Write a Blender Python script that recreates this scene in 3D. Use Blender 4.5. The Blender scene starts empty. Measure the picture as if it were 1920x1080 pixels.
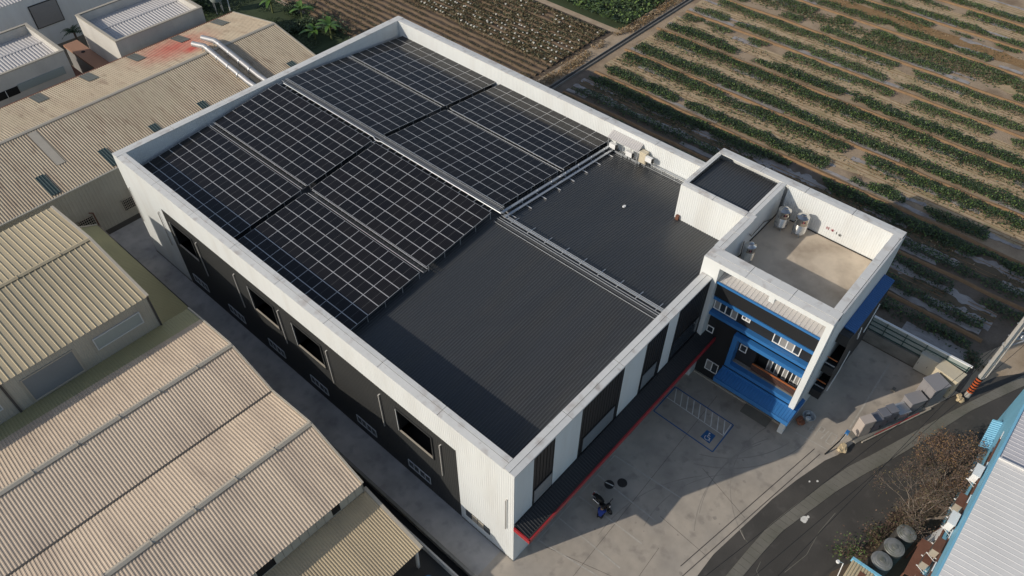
import bpy, bmesh, math, random
import numpy as np
from mathutils import Vector, Matrix
R = math.radians
random.seed(7); rng = np.random.default_rng(7)
S = bpy.context.scene
# ---------------------------------------------------------------- camera
CAM = dict(f=1417.07, yaw=0.7233, pitch=0.8170, roll=0.0066, loc=(-15.493, -13.412, 47.516))
def set_camera():
    y, p, r = CAM['yaw'], CAM['pitch'], CAM['roll']
    f = Vector((math.cos(y)*math.cos(p), math.sin(y)*math.cos(p), -math.sin(p)))
    rt = Vector((math.sin(y), -math.cos(y), 0)); up = rt.cross(f)
    r2 = math.cos(r)*rt + math.sin(r)*up; u2 = -math.sin(r)*rt + math.cos(r)*up
    m = Matrix(((r2.x, u2.x, -f.x, CAM['loc'][0]), (r2.y, u2.y, -f.y, CAM['loc'][1]),
                (r2.z, u2.z, -f.z, CAM['loc'][2]), (0, 0, 0, 1)))
    cd = bpy.data.cameras.new('camera'); cd.sensor_width = 36; cd.lens = CAM['f']/1920*36
    cd.clip_start = .5; cd.clip_end = 3000
    co = bpy.data.objects.new('camera', cd); S.collection.objects.link(co); co.matrix_world = m; S.camera = co
set_camera()
# ---------------------------------------------------------------- sky, sun, exposure
EL, AZ = R(26.1), math.atan2(-.892, .452)          # direction to the sun (-.892, .452)
W = bpy.data.worlds.new('World'); S.world = W; W.use_nodes = True
nt = W.node_tree; nt.nodes.clear()
sky = nt.nodes.new('ShaderNodeTexSky'); sky.sky_type = 'NISHITA'; sky.sun_disc = False
sky.sun_elevation = EL; sky.sun_rotation = AZ; sky.air_density = 1.0; sky.dust_density = 1.0; sky.ozone_density = 1.0
bg = nt.nodes.new('ShaderNodeBackground'); bg.inputs['Strength'].default_value = .112
wo = nt.nodes.new('ShaderNodeOutputWorld')
hs = nt.nodes.new('ShaderNodeHueSaturation'); hs.inputs['Saturation'].default_value = .82; nt.links.new(sky.outputs[0], hs.inputs['Color']); nt.links.new(hs.outputs[0], bg.inputs[0]); nt.links.new(bg.outputs[0], wo.inputs[0])
sl = bpy.data.lights.new('sun', 'SUN'); sl.energy = 3.2; sl.angle = R(.5); sl.color = (1, .905, .77)
so = bpy.data.objects.new('sun', sl); S.collection.objects.link(so)
so.rotation_euler = Vector((-math.cos(EL)*.892, math.cos(EL)*.452, math.sin(EL))).to_track_quat('Z', 'Y').to_euler()
S.view_settings.view_transform = 'Standard'; S.view_settings.look = 'None'
S.view_settings.exposure = 0; S.view_settings.gamma = 1
S.render.engine = 'CYCLES'; S.cycles.max_bounces = 6; S.cycles.sample_clamp_indirect = 6

# ---------------------------------------------------------------- materials
def mat(name, col, rough=.65, metal=0., var=.12, scale=.5, fine=.06, fscale=9., col2=None, amt2=.5, s2=.25,
        stretch=None, bump=0., bscale=30., spec=.5, lo=.45, hi=.7, col3=None, amt3=.6, s3=2., lo3=.58, hi3=.72):
    """principled with two octaves of brightness noise in world position and an optional second colour in patches"""
    m = bpy.data.materials.new(name); m.use_nodes = True; n = m.node_tree; N = n.nodes; L = n.links
    b = N['Principled BSDF']; b.inputs['Roughness'].default_value = rough; b.inputs['Metallic'].default_value = metal
    b.inputs['Specular IOR Level'].default_value = spec
    g = N.new('ShaderNodeNewGeometry'); pos = g.outputs['Position']
    if stretch:
        mp = N.new('ShaderNodeMapping'); mp.inputs['Scale'].default_value = stretch; L.new(pos, mp.inputs[0]); pos = mp.outputs[0]
    def noise(sc, det=4.):
        t = N.new('ShaderNodeTexNoise'); t.inputs['Scale'].default_value = sc; t.inputs['Detail'].default_value = det
        L.new(pos, t.inputs['Vector']); return t.outputs['Fac']
    def math_(op, a, c):
        x = N.new('ShaderNodeMath'); x.operation = op
        for i, q in enumerate((a, c)):
            if isinstance(q, (int, float)): x.inputs[i].default_value = q
            else: L.new(q, x.inputs[i])
        return x.outputs[0]
    base = N.new('ShaderNodeRGB'); base.outputs[0].default_value = (*col, 1); c = base.outputs[0]
    if col2:
        mr = N.new('ShaderNodeMapRange'); mr.inputs[1].default_value = lo; mr.inputs[2].default_value = hi; mr.inputs[4].default_value = amt2
        L.new(noise(s2, 6.), mr.inputs[0]); mx = N.new('ShaderNodeMix'); mx.data_type = 'RGBA'
        L.new(mr.outputs[0], mx.inputs[0]); L.new(c, mx.inputs[6]); mx.inputs[7].default_value = (*col2, 1); c = mx.outputs[2]
    if col3:
        mr = N.new('ShaderNodeMapRange'); mr.inputs[1].default_value = lo3; mr.inputs[2].default_value = hi3; mr.inputs[4].default_value = amt3
        L.new(noise(s3, 8.), mr.inputs[0]); mx = N.new('ShaderNodeMix'); mx.data_type = 'RGBA'
        L.new(mr.outputs[0], mx.inputs[0]); L.new(c, mx.inputs[6]); mx.inputs[7].default_value = (*col3, 1); c = mx.outputs[2]
    k = math_('ADD', math_('MULTIPLY', noise(scale), 2*var), math_('ADD', math_('MULTIPLY', noise(fscale, 2.), 2*fine), 1-var-fine))
    vm = N.new('ShaderNodeVectorMath'); vm.operation = 'SCALE'; L.new(c, vm.inputs[0]); L.new(k, vm.inputs['Scale'])
    L.new(vm.outputs[0], b.inputs['Base Color'])
    if bump:
        bn = N.new('ShaderNodeBump'); bn.inputs['Strength'].default_value = bump; bn.inputs['Distance'].default_value = .03
        L.new(noise(bscale), bn.inputs['Height']); L.new(bn.outputs[0], b.inputs['Normal'])
    return m
M = {}
M['white'] = mat('white_steel', (.71, .735, .735), .5, var=.04, fine=.02, col2=(.62, .62, .60), amt2=.5, s2=.8, stretch=(1, 1, .15), col3=(.52, .50, .46), amt3=.16, s3=2.6, lo3=.56, hi3=.72)
M['coping'] = mat('coping_steel', (.69, .69, .67), .5, var=.08, scale=.9, col2=(.44, .39, .35), amt2=.7, s2=1.1, fscale=4, lo=.55, hi=.74, col3=(.33, .28, .24), amt3=.45, s3=1.5, lo3=.62, hi3=.72)
M['dark'] = mat('charcoal_cladding', (.035, .036, .036), .55, var=.1, scale=.4)
M['black'] = mat('black_cladding', (.018, .019, .021), .5, var=.12, scale=.6)
M['void'] = mat('dark_interior', (.004, .004, .0045), .8)
M['roof'] = mat('charcoal_roof', (.056, .060, .065), .36, var=.12, scale=.3, fine=.08, fscale=3, stretch=(.35, 1.6, 1), col2=(.068, .068, .066), amt2=.6, s2=.5)
M['sill'] = mat('beige_sill', (.38, .34, .28), .6)
M['galv'] = mat('galvanised_steel', (.50, .52, .54), .38, metal=.55, var=.1, scale=2)
M['pframe'] = mat('panel_frame', (.62, .62, .62), .4, metal=.3, var=.06)
M['grating'] = mat('grating_steel', (.16, .165, .17), .5, metal=.3)
M['cabdark'] = mat('dark_grey_cabinet', (.17, .175, .20), .45, var=.08)
M['drumside'] = mat('dark_drum_side', (.05, .048, .045), .6, var=.3, scale=2)
M['cabpink'] = mat('pinkish_cabinet', (.47, .41, .37), .5, var=.06)
M['blue_shade'] = mat('blue_roof_with_shade', (.03, .125, .33), .5, var=.1, scale=1.5)  # office blue darkened, the stair roof's shade put into its colour
M['oldsky'] = mat('dull_skylight', (.13, .135, .12), .5, var=.2, scale=2)
M['duct'] = mat('duct_steel', (.42, .42, .43), .45, metal=.35, var=.12, scale=2)
M['alu'] = mat('bright_aluminium', (.72, .72, .72), .35, metal=.4, var=.08)
M['steel'] = mat('stainless_steel', (.62, .60, .57), .2, metal=1., var=.08, scale=3)
M['red'] = mat('red_fascia', (.36, .028, .035), .45, var=.1)
M['blue'] = mat('blue_steel', (.036, .165, .41), .38, var=.1, scale=1.2)
M['blue_wall'] = mat('sky_blue_wall', (.22, .52, .70), .6, var=.1, scale=.7, col2=(.17, .43, .6), amt2=.5)
M['glass'] = mat('window_glass', (.035, .042, .05), .12, var=.15, scale=1.5, spec=.6)
M['pane'] = mat('frosted_pane', (.20, .22, .235), .35, var=.12)
M['frame'] = mat('white_frame', (.80, .80, .79), .45, var=.03)
M['dimframe'] = mat('grey_window_frame', (.55, .57, .58), .5, var=.05)
M['pipe'] = mat('grey_pipe', (.40, .385, .36), .5, var=.06)
M['orange'] = mat('orange_rail', (.42, .13, .04), .5)
M['concrete'] = mat('lot_concrete', (.46, .405, .34), .8, var=.26, scale=.3, fine=.14, fscale=1.6, col2=(.325, .295, .26), amt2=.75, s2=.33, lo=.42, col3=(.24, .215, .19), amt3=.55, s3=1.1, lo3=.56, hi3=.7)
M['alleyc'] = mat('alley_concrete', (.45, .43, .41), .75, var=.32, scale=.45, fine=.12, fscale=2.0, col3=(.26, .25, .245), amt3=.6, s3=1.1, lo3=.52, hi3=.72, col2=(.33, .32, .31), amt2=.8, s2=.4)
M['floor'] = mat('terrace_concrete', (.60, .51, .40), .85, var=.14, scale=.35, fine=.05, fscale=3, col2=(.30, .235, .175), amt2=.75, s2=.45)
M['wallc'] = mat('raw_concrete', (.22, .21, .19), .85, var=.25, scale=1.2, fine=.1, fscale=7, col2=(.12, .115, .10), amt2=.7, s2=.9)
M['drain'] = mat('drain_concrete', (.185, .175, .15), .85, var=.25, scale=1.0, fine=.12, fscale=6, col2=(.105, .105, .08), amt2=.7, s2=.5)
M['asphalt'] = mat('asphalt', (.062, .058, .053), .85, var=.25, scale=.35, fine=.15, fscale=12, col2=(.085, .078, .07), amt2=.6, s2=.35, col3=(.12, .11, .10), amt3=.5, s3=1.3)
M['paint_w'] = mat('faded_white_paint', (.75, .73, .68), .7, var=.25, scale=3, fine=.15)
M['paint_f'] = mat('worn_line_paint', (.47, .44, .39), .7, var=.3, scale=3, fine=.2)
M['paint_b'] = mat('blue_paint', (.03, .12, .30), .6, var=.15, scale=3)
M['tyremark'] = mat('tyre_mark', (.335, .30, .26), .8, var=.3, scale=2)
M['seam'] = mat('seam_dark', (.07, .065, .06), .8)
M['tan_roof'] = mat('weathered_tan_roof', (.48, .40, .29), .65, var=.12, scale=.5, fine=.12, fscale=3, stretch=(1.8, .35, 1), col2=(.33, .25, .175), amt2=.8, s2=.5, lo=.42, hi=.75, col3=(.22, .15, .10), amt3=.65, s3=1.4, lo3=.55)
def overspray():
    m = M['tan_roof'].copy(); m.name = 'tan_roof_with_red_overspray'; n = m.node_tree; N = n.nodes; L = n.links; b = N['Principled BSDF']
    old = b.inputs['Base Color'].links[0].from_socket; g = N.new('ShaderNodeNewGeometry')
    def spot(c, sc, amt):
        mp = N.new('ShaderNodeMapping'); mp.vector_type = 'POINT'; L.new(g.outputs['Position'], mp.inputs[0]); mp.inputs['Scale'].default_value = sc
        mp.inputs['Location'].default_value = [-a*k for a, k in zip(c, sc)]
        ln = N.new('ShaderNodeVectorMath'); ln.operation = 'LENGTH'; L.new(mp.outputs[0], ln.inputs[0])
        no = N.new('ShaderNodeTexNoise'); no.inputs['Scale'].default_value = 1.1; L.new(g.outputs['Position'], no.inputs['Vector'])
        ad = N.new('ShaderNodeMath'); ad.operation = 'MULTIPLY_ADD'; L.new(no.outputs['Fac'], ad.inputs[0]); ad.inputs[1].default_value = .5; L.new(ln.outputs['Value'], ad.inputs[2])
        mr = N.new('ShaderNodeMapRange'); mr.interpolation_type = 'SMOOTHSTEP'; L.new(ad.outputs[0], mr.inputs[0]); mr.inputs[1].default_value = 1.3; mr.inputs[2].default_value = .2; mr.inputs[4].default_value = amt; return mr.outputs[0]
    a = spot((16.2, 59.3, 7.1), (.5, .5, 0), 1.0); c = spot((15.4, 61.6, 6.9), (.17, .2, 0), .8)
    mx = N.new('ShaderNodeMath'); mx.operation = 'MAXIMUM'; L.new(a, mx.inputs[0]); L.new(c, mx.inputs[1])
    k = N.new('ShaderNodeMix'); k.data_type = 'RGBA'; L.new(mx.outputs[0], k.inputs[0]); L.new(old, k.inputs[6]); k.inputs[7].default_value = (.44, .06, .04, 1); L.new(k.outputs[2], b.inputs['Base Color']); return m
M['tan_roof_red'] = overspray()
M['gold_roof'] = mat('pale_gold_roof', (.50, .42, .28), .55, var=.1, scale=.3, fine=.06, stretch=(1.5, .4, 1), col2=(.36, .31, .21), amt2=.5)
M['pink_roof'] = mat('pinkish_beige_roof', (.62, .50, .375), .6, var=.12, scale=.35, fine=.07, fscale=3, stretch=(1.5, .3, 1), col2=(.43, .345, .27), amt2=.75, s2=.4, col3=(.36, .275, .21), amt3=.3, s3=1.3)
M['olive_roof'] = mat('olive_roof', (.36, .335, .185), .55, var=.1, scale=.5)
M['tan2_roof'] = mat('tan_lean_roof', (.53, .43, .28), .55, var=.12, scale=.3, stretch=(1.5, .4, 1), col2=(.33, .27, .19), amt2=.6)
M['ridge'] = mat('ridge_cap', (.44, .40, .33), .6, var=.12, scale=1.2)
M['beige_wall'] = mat('beige_steel_wall', (.40, .385, .33), .65, var=.12, scale=.6, col2=(.30, .27, .22), amt2=.5)
M['grey_wall'] = mat('pale_plaster', (.56, .54, .50), .8, var=.12, scale=.5, fine=.06, col2=(.42, .40, .37), amt2=.6, s2=.4, stretch=(1, 1, .4))
M['pale_roof'] = mat('pale_grey_roof', (.52, .50, .49), .55, var=.08, scale=.5)
M['white_roof'] = mat('blue_white_roof', (.74, .73, .71), .5, var=.06, scale=.3, col2=(.64, .63, .61), amt2=.6)
M['lilac_roof'] = mat('lilac_roof', (.55, .54, .56), .5, var=.06)
M['terracotta'] = mat('salmon_slab', (.36, .20, .13), .8, var=.15, scale=.8)
M['redstain'] = mat('red_overspray', (.42, .07, .05), .65, var=.3, scale=1.2)
M['skylight'] = mat('green_skylight', (.030, .052, .052), .3, var=.2, scale=3)
M['skyframe'] = mat('skylight_bars', (.14, .18, .17), .5)
M['shutter'] = mat('grey_shutter', (.27, .265, .26), .6, var=.12)
M['rust'] = mat('rusty_sheet', (.16, .068, .042), .8, var=.3, scale=1.5, fscale=8, fine=.1)
M['cream'] = mat('cream_paint', (.60, .53, .40), .55, var=.06)
M['cabgrey'] = mat('grey_cabinet', (.27, .26, .27), .45, var=.06)
M['cabbeige'] = mat('beige_cabinet', (.52, .51, .46), .55, var=.06)
M['stone'] = mat('cream_stone', (.55, .44, .28), .8, var=.25, scale=3)
M['blackp'] = mat('black_plastic', (.012, .012, .013), .3)
M['rubber'] = mat('rubber', (.012, .012, .012), .8)
M['soil'] = mat('field_soil', (.37, .28, .19), .9, var=.2, scale=.5, fine=.2, fscale=5, col2=(.20, .14, .09), amt2=.85, s2=.35, bump=.6, bscale=6)
M['straw'] = mat('straw_mulch', (.47, .355, .225), .9, var=.25, scale=1.2, fine=.3, fscale=8, col2=(.25, .22, .10), amt2=.7, s2=.8, stretch=(1.6, .55, 1), bump=.6, bscale=7)
M['mulch'] = mat('silver_mulch_film', (.36, .33, .31), .5, var=.35, scale=2.5, fine=.25, fscale=6, col2=(.22, .19, .18), amt2=.85, s2=1.3, stretch=(1.3, .5, 1))
M['ridge_soil'] = mat('furrow_earth', (.27, .165, .085), .9, var=.3, scale=2, fine=.2)
M['brownstraw'] = mat('brown_dry_weeds', (.27, .165, .075), .9, var=.3, scale=1, fine=.25, fscale=8)
M['darksoil'] = mat('dark_field_soil', (.115, .085, .06), .95, var=.25, scale=.8, fine=.2, fscale=6, bump=.5, bscale=8)
M['ridge_soil2'] = mat('dark_ridge_earth', (.15, .105, .068), .95, var=.25, scale=1, fine=.25, fscale=7, bump=.5, bscale=8)
M['shadesoil'] = mat('damp_soil_with_shade', (.165, .13, .10), .9, var=.3, scale=.8, fine=.25, fscale=5, col2=(.10, .075, .05), amt2=.85, s2=.5, bump=.6, bscale=6)  # damp soil, with the shade over the near rows also put into its colour
M['shadestraw'] = mat('brown_bed_with_shade', (.13, .10, .062), .9, var=.3, scale=1, fine=.25, fscale=7)  # straw bed darkened, the shade over the near rows put into its colour
M['path'] = mat('dirt_path', (.42, .33, .235), .9, var=.2, scale=1, fine=.15, col2=(.28, .20, .12), amt2=.6, s2=.7)
M['grassbase'] = mat('grass_ground', (.040, .060, .022), .9, var=.3, scale=.6, fine=.2)
M['earth'] = mat('open_ground', (.20, .165, .115), .95, var=.25, scale=.2, fine=.15)
M['leaf_d'] = mat('dark_green_leaf', (.036, .062, .026), .55, var=.35, scale=1.1, fine=.25, fscale=6)
M['leaf_m'] = mat('mid_green_leaf', (.062, .098, .034), .55, var=.35, scale=1.1, fine=.25, fscale=6)
M['leaf_l'] = mat('light_green_leaf', (.12, .19, .045), .55, var=.3, scale=1.3, fine=.2)
M['leaf_ol'] = mat('olive_dry_leaf', (.13, .105, .05), .7, var=.35, scale=1.3, fine=.25)
M['leaf_pale'] = mat('pale_leaf', (.30, .27, .17), .7, var=.25)
M['flower'] = mat('white_head', (.72, .70, .62), .7, var=.1)
M['leaf_g'] = mat('greyish_green_leaf', (.085, .11, .06), .65, var=.35, scale=1.2, fine=.25)
M['leaf_br'] = mat('brown_leaf', (.135, .085, .062), .75, var=.35, scale=2, fine=.2)
M['twig'] = mat('bare_twig', (.25, .205, .17), .8, var=.2)
M['bark'] = mat('bark', (.11, .085, .065), .9, var=.25, scale=4)
M['banana'] = mat('banana_leaf', (.085, .17, .03), .45, var=.3, scale=1.4)
M['stem'] = mat('banana_stem', (.12, .14, .05), .7)
M['skin'] = mat('skin', (.35, .20, .13), .6)
M['hair'] = mat('black_hair', (.012, .01, .009), .5)
M['shirt'] = mat('blue_jacket', (.02, .05, .27), .8)
M['trouser'] = mat('dark_trousers', (.02, .022, .03), .85)
M['chrome'] = mat('chrome', (.7, .7, .7), .15, metal=1)
M['ironlid'] = mat('cast_iron', (.035, .031, .028), .6, var=.2, scale=6)
M['polec'] = mat('pole_concrete', (.40, .385, .36), .75, var=.15, scale=1.5)
M['orangeb'] = mat('orange_band', (.50, .10, .03), .5)
M['cable'] = mat('cable_black', (.012, .012, .013), .6)
M['railg'] = mat('green_rail', (.03, .075, .07), .5)
M['fpanel'] = mat('pale_green_panel', (.30, .34, .33), .6, var=.08)
M['bluebarrel'] = mat('blue_plastic', (.02, .16, .42), .4)
M['bagw'] = mat('white_bag', (.45, .48, .50), .5, var=.2, scale=6)
M['cardb'] = mat('brown_bundle', (.22, .085, .045), .8, var=.3, scale=7)
M['ink_r'] = mat('red_ink', (.40, .10, .12), .6); M['ink_k'] = mat('dark_ink', (.03, .03, .03), .6)

def panel_glass():
    m = bpy.data.materials.new('solar_cells'); m.use_nodes = True; n = m.node_tree; N = n.nodes; L = n.links
    b = N['Principled BSDF']; b.inputs['Roughness'].default_value = .17; b.inputs['Specular IOR Level'].default_value = .28
    tc = N.new('ShaderNodeTexCoord'); sp = N.new('ShaderNodeSeparateXYZ'); L.new(tc.outputs['Object'], sp.inputs[0])
    def mm(op, a, c):
        x = N.new('ShaderNodeMath'); x.operation = op
        for i, q in enumerate((a, c)):
            if isinstance(q, (int, float)): x.inputs[i].default_value = q
            else: L.new(q, x.inputs[i])
        return x.outputs[0]
    mid = mm('LESS_THAN', mm('ABSOLUTE', sp.outputs['Y'], 0), .011)
    ln = mm('LESS_THAN', mm('ABSOLUTE', mm('SUBTRACT', mm('FRACT', mm('ADD', mm('DIVIDE', sp.outputs['Y'], .13), 20.5), 0), .5), 0), .14)
    oi = N.new('ShaderNodeObjectInfo')
    tint = N.new('ShaderNodeMix'); tint.data_type = 'RGBA'; L.new(oi.outputs['Random'], tint.inputs[0])
    tint.inputs[6].default_value = (.0085, .009, .0115, 1); tint.inputs[7].default_value = (.014, .0125, .0135, 1)
    m1 = N.new('ShaderNodeMix'); m1.data_type = 'RGBA'; L.new(mm('MULTIPLY', ln, .55), m1.inputs[0]); L.new(tint.outputs[2], m1.inputs[6]); m1.inputs[7].default_value = (.032, .032, .034, 1)
    m2 = N.new('ShaderNodeMix'); m2.data_type = 'RGBA'; L.new(mid, m2.inputs[0]); L.new(m1.outputs[2], m2.inputs[6]); m2.inputs[7].default_value = (.12, .12, .12, 1)
    rr = N.new('ShaderNodeMapRange'); rr.inputs[3].default_value = .10; rr.inputs[4].default_value = .26; L.new(mm('FRACT', mm('MULTIPLY', oi.outputs['Random'], 7.31), 0), rr.inputs[0]); L.new(rr.outputs[0], b.inputs['Roughness'])
    L.new(m2.outputs[2], b.inputs['Base Color']); return m
M['cells'] = panel_glass()

# ---------------------------------------------------------------- mesh helpers
COL = S.collection; ORG = {}
class MB:
    def __init__(s): s.v = []; s.f = []; s.m = []
    def quad(s, *p, mi=0):
        i = len(s.v); s.v += [tuple(q) for q in p]; s.f.append(tuple(range(i, i+len(p)))); s.m.append(mi)
    def hexa(s, P, mi=0):                     # 8 points: bottom 4 ccw, top 4 ccw
        i = len(s.v); s.v += [tuple(q) for q in P]
        for f in ((3, 2, 1, 0), (4, 5, 6, 7), (0, 1, 5, 4), (1, 2, 6, 5), (2, 3, 7, 6), (3, 0, 4, 7)):
            s.f.append(tuple(i+k for k in f)); s.m.append(mi)
    def box(s, x0, y0, z0, x1, y1, z1, mi=0):
        x0, x1 = sorted((x0, x1)); y0, y1 = sorted((y0, y1)); z0, z1 = sorted((z0, z1))
        s.hexa([(x0, y0, z0), (x1, y0, z0), (x1, y1, z0), (x0, y1, z0), (x0, y0, z1), (x1, y0, z1), (x1, y1, z1), (x0, y1, z1)], mi)
    def beam(s, a, b, w, h, mi=0, up=(0, 0, 1)):
        a = Vector(a); b = Vector(b); d = (b-a).normalized(); u = Vector(up)
        if abs(d.dot(u)) > .98: u = Vector((1, 0, 0))
        sx = d.cross(u).normalized()*w/2; uy = sx.cross(d).normalized()*h/2
        s.hexa([a-sx-uy, a+sx-uy, b+sx-uy, b-sx-uy, a-sx+uy, a+sx+uy, b+sx+uy, b-sx+uy], mi)
    def prism(s, poly, z0, z1, mi=0):         # polygon ccw in xy
        n = len(poly); i = len(s.v)
        zz0 = z0 if isinstance(z0, (list, tuple)) else [z0]*n; zz1 = z1 if isinstance(z1, (list, tuple)) else [z1]*n
        s.v += [(p[0], p[1], z) for p, z in zip(poly, zz0)] + [(p[0], p[1], z) for p, z in zip(poly, zz1)]
        s.f.append(tuple(i+k for k in reversed(range(n)))); s.m.append(mi)
        s.f.append(tuple(i+n+k for k in range(n))); s.m.append(mi)
        for k in range(n):
            j = (k+1) % n; s.f.append((i+k, i+j, i+n+j, i+n+k)); s.m.append(mi)
    def tube(s, pts, r, n=8, mi=0, cap=True):
        pts = [Vector(p) for p in pts]; rr = r if isinstance(r, (list, tuple)) else [r]*len(pts); i0 = len(s.v)
        ref = None
        for k, p in enumerate(pts):
            d = (pts[min(k+1, len(pts)-1)]-pts[max(k-1, 0)])
            if d.length < 1e-9: d = Vector((0, 0, 1))
            d.normalize()
            if ref is None: ref = Vector((0, 0, 1)) if abs(d.z) < .9 else Vector((1, 0, 0))
            a = d.cross(ref).normalized(); b = a.cross(d).normalized(); ref = b
            for q in range(n):
                t = 2*math.pi*q/n; s.v.append(tuple(p+rr[k]*(math.cos(t)*a+math.sin(t)*b)))
        for k in range(len(pts)-1):
            for q in range(n):
                q2 = (q+1) % n; s.f.append((i0+k*n+q, i0+k*n+q2, i0+(k+1)*n+q2, i0+(k+1)*n+q)); s.m.append(mi)
        if cap:
            s.f.append(tuple(i0+q for q in reversed(range(n)))); s.m.append(mi)
            e = i0+(len(pts)-1)*n; s.f.append(tuple(e+q for q in range(n))); s.m.append(mi)
    def lathe(s, prof, c=(0, 0, 0), n=20, mi=0):
        i0 = len(s.v)
        for r, z in prof:
            for q in range(n):
                t = 2*math.pi*q/n; s.v.append((c[0]+r*math.cos(t), c[1]+r*math.sin(t), c[2]+z))
        for k in range(len(prof)-1):
            for q in range(n):
                q2 = (q+1) % n; s.f.append((i0+k*n+q, i0+k*n+q2, i0+(k+1)*n+q2, i0+(k+1)*n+q)); s.m.append(mi)
        e = i0+(len(prof)-1)*n
        s.f.append(tuple(i0+q for q in reversed(range(n)))); s.m.append(mi); s.f.append(tuple(e+q for q in range(n))); s.m.append(mi)
    def corr(s, O, U, V, N, L, pitch=.33, h=.035, top=.09, edge=.04, mi=0, ph=0.):
        """ribbed sheet: ribs run along V, spaced along unit U for a length L, raised along N"""
        O = Vector(O); U = Vector(U).normalized(); V = Vector(V); N = Vector(N).normalized()
        b = pitch-top-2*edge
        def hh(t):
            t = t % pitch
            if t < b: return 0.
            if t < b+edge: return h*(t-b)/edge
            if t < b+edge+top: return h
            return h*(pitch-t)/edge
        ks = {0., L}
        k0 = math.floor(ph/pitch)-1
        for k in range(k0, k0+int(L/pitch)+4):
            for a in (0, b, b+edge, b+edge+top):
                u = k*pitch+a-ph
                if 1e-4 < u < L-1e-4: ks.add(u)
        ks = sorted(ks); i0 = len(s.v)
        for u in ks:
            p = O+U*u+N*hh(u+ph+1e-6 if u < L else u+ph-1e-6); s.v.append(tuple(p)); s.v.append(tuple(p+V))
        for k in range(len(ks)-1):
            s.f.append((i0+2*k, i0+2*k+2, i0+2*k+3, i0+2*k+1)); s.m.append(mi)
    def sphere(s, c, r, n=10, mi=0, sq=(1, 1, 1), jit=0):
        i0 = len(s.v); ring = []
        for a in range(1, n//2):
            ph = math.pi*a/(n//2)
            for q in range(n):
                t = 2*math.pi*q/n; k = 1+jit*random.uniform(-1, 1)
                s.v.append((c[0]+r*sq[0]*k*math.sin(ph)*math.cos(t), c[1]+r*sq[1]*k*math.sin(ph)*math.sin(t), c[2]+r*sq[2]*k*math.cos(ph)))
        rows = n//2-1
        for a in range(rows-1):
            for q in range(n):
                q2 = (q+1) % n; s.f.append((i0+a*n+q, i0+(a+1)*n+q, i0+(a+1)*n+q2, i0+a*n+q2)); s.m.append(mi)
        s.f.append(tuple(i0+q for q in range(n))); s.m.append(mi)
        s.f.append(tuple(i0+(rows-1)*n+q for q in reversed(range(n)))); s.m.append(mi)
    def build(s, name, mats, parent=None, smooth=None, local=False, **pr):
        if not isinstance(mats, (list, tuple)): mats = [mats]
        me = bpy.data.meshes.new(name)
        v = s.v
        if parent is not None and not local:
            o = ORG[parent.name]; v = [(a-o[0], b-o[1], c-o[2]) for a, b, c in v]
        me.from_pydata(v, [], s.f)
        for q in mats: me.materials.append(M[q] if isinstance(q, str) else q)
        me.polygons.foreach_set('material_index', s.m)
        if smooth:
            me.polygons.foreach_set('use_smooth', [True]*len(s.f)); me.set_sharp_from_angle(angle=R(smooth))
        me.update()
        return link(name, me, parent, **pr)
def link(name, me, parent=None, **pr):
    o = bpy.data.objects.new(name, me); COL.objects.link(o)
    if parent is not None: o.parent = parent; ORG[o.name] = ORG[parent.name]
    else: ORG[o.name] = (0, 0, 0)
    for k, q in pr.items(): o[k] = q
    return o
def thing(name, label, category, loc=(0, 0, 0), rz=0., group=None):
    o = bpy.data.objects.new(name, None); COL.objects.link(o); o.location = loc; o.rotation_euler[2] = rz
    o.empty_display_size = .3; o['label'] = label; o['category'] = category
    if group: o['group'] = group
    ORG[o.name] = tuple(loc); return o
def dup(o, loc, label, rz=None):
    def cp(a, par):
        c = a.copy(); COL.objects.link(c); c.parent = par
        for ch in [k for k in a.children]: cp(ch, c)
        return c
    c = cp(o, None); c.location = loc; c['label'] = label
    if rz is not None: c.rotation_euler[2] = rz
    return c
def structure(name, mb, mats, **k): return mb.build(name, mats, kind='structure', **k)
def sheet(name, poly, z, m, kind='structure', **pr):
    b = MB(); b.quad(*[(p[0], p[1], z) for p in poly]); return b.build(name, m, kind=kind, **pr)
def leaves(name, P, size, mats, midx=None, tilt=.8, aspect=.55, parent=None, up=.35, **pr):
    """many small bent leaf faces: P (n,3) leaf centres, size (n,)"""
    n = len(P); size = np.broadcast_to(size, (n,))
    az = rng.uniform(0, 2*np.pi, n); el = rng.uniform(-tilt, tilt, n)+up
    d = np.stack([np.cos(az)*np.cos(el), np.sin(az)*np.cos(el), np.sin(el)], 1)
    sd = np.stack([-np.sin(az), np.cos(az), rng.uniform(-.5, .5, n)], 1); sd /= np.linalg.norm(sd, axis=1)[:, None]
    a = P-d*size[:, None]*.5; b = P+d*size[:, None]*.5-np.array([0, 0, 1])*(size*.15)[:, None]
    w = sd*(size*aspect*.5)[:, None]; c = P+np.array([0, 0, 1])*(size*.08)[:, None]
    V = np.stack([a, c-w, b, c+w], 1).reshape(-1, 3)
    if parent is not None: V = V-np.array(ORG[parent.name])
    me = bpy.data.meshes.new(name); me.vertices.add(4*n); me.vertices.foreach_set('co', V.astype(np.float32).ravel())
    me.loops.add(4*n); me.loops.foreach_set('vertex_index', np.arange(4*n, dtype=np.int32))
    me.polygons.add(n); me.polygons.foreach_set('loop_start', np.arange(0, 4*n, 4, dtype=np.int32))
    for q in mats: me.materials.append(M[q])
    mi = rng.integers(0, len(mats), n) if midx is None else midx
    me.polygons.foreach_set('material_index', mi.astype(np.int32)); me.update(calc_edges=True)
    return link(name, me, parent, **pr)
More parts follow.
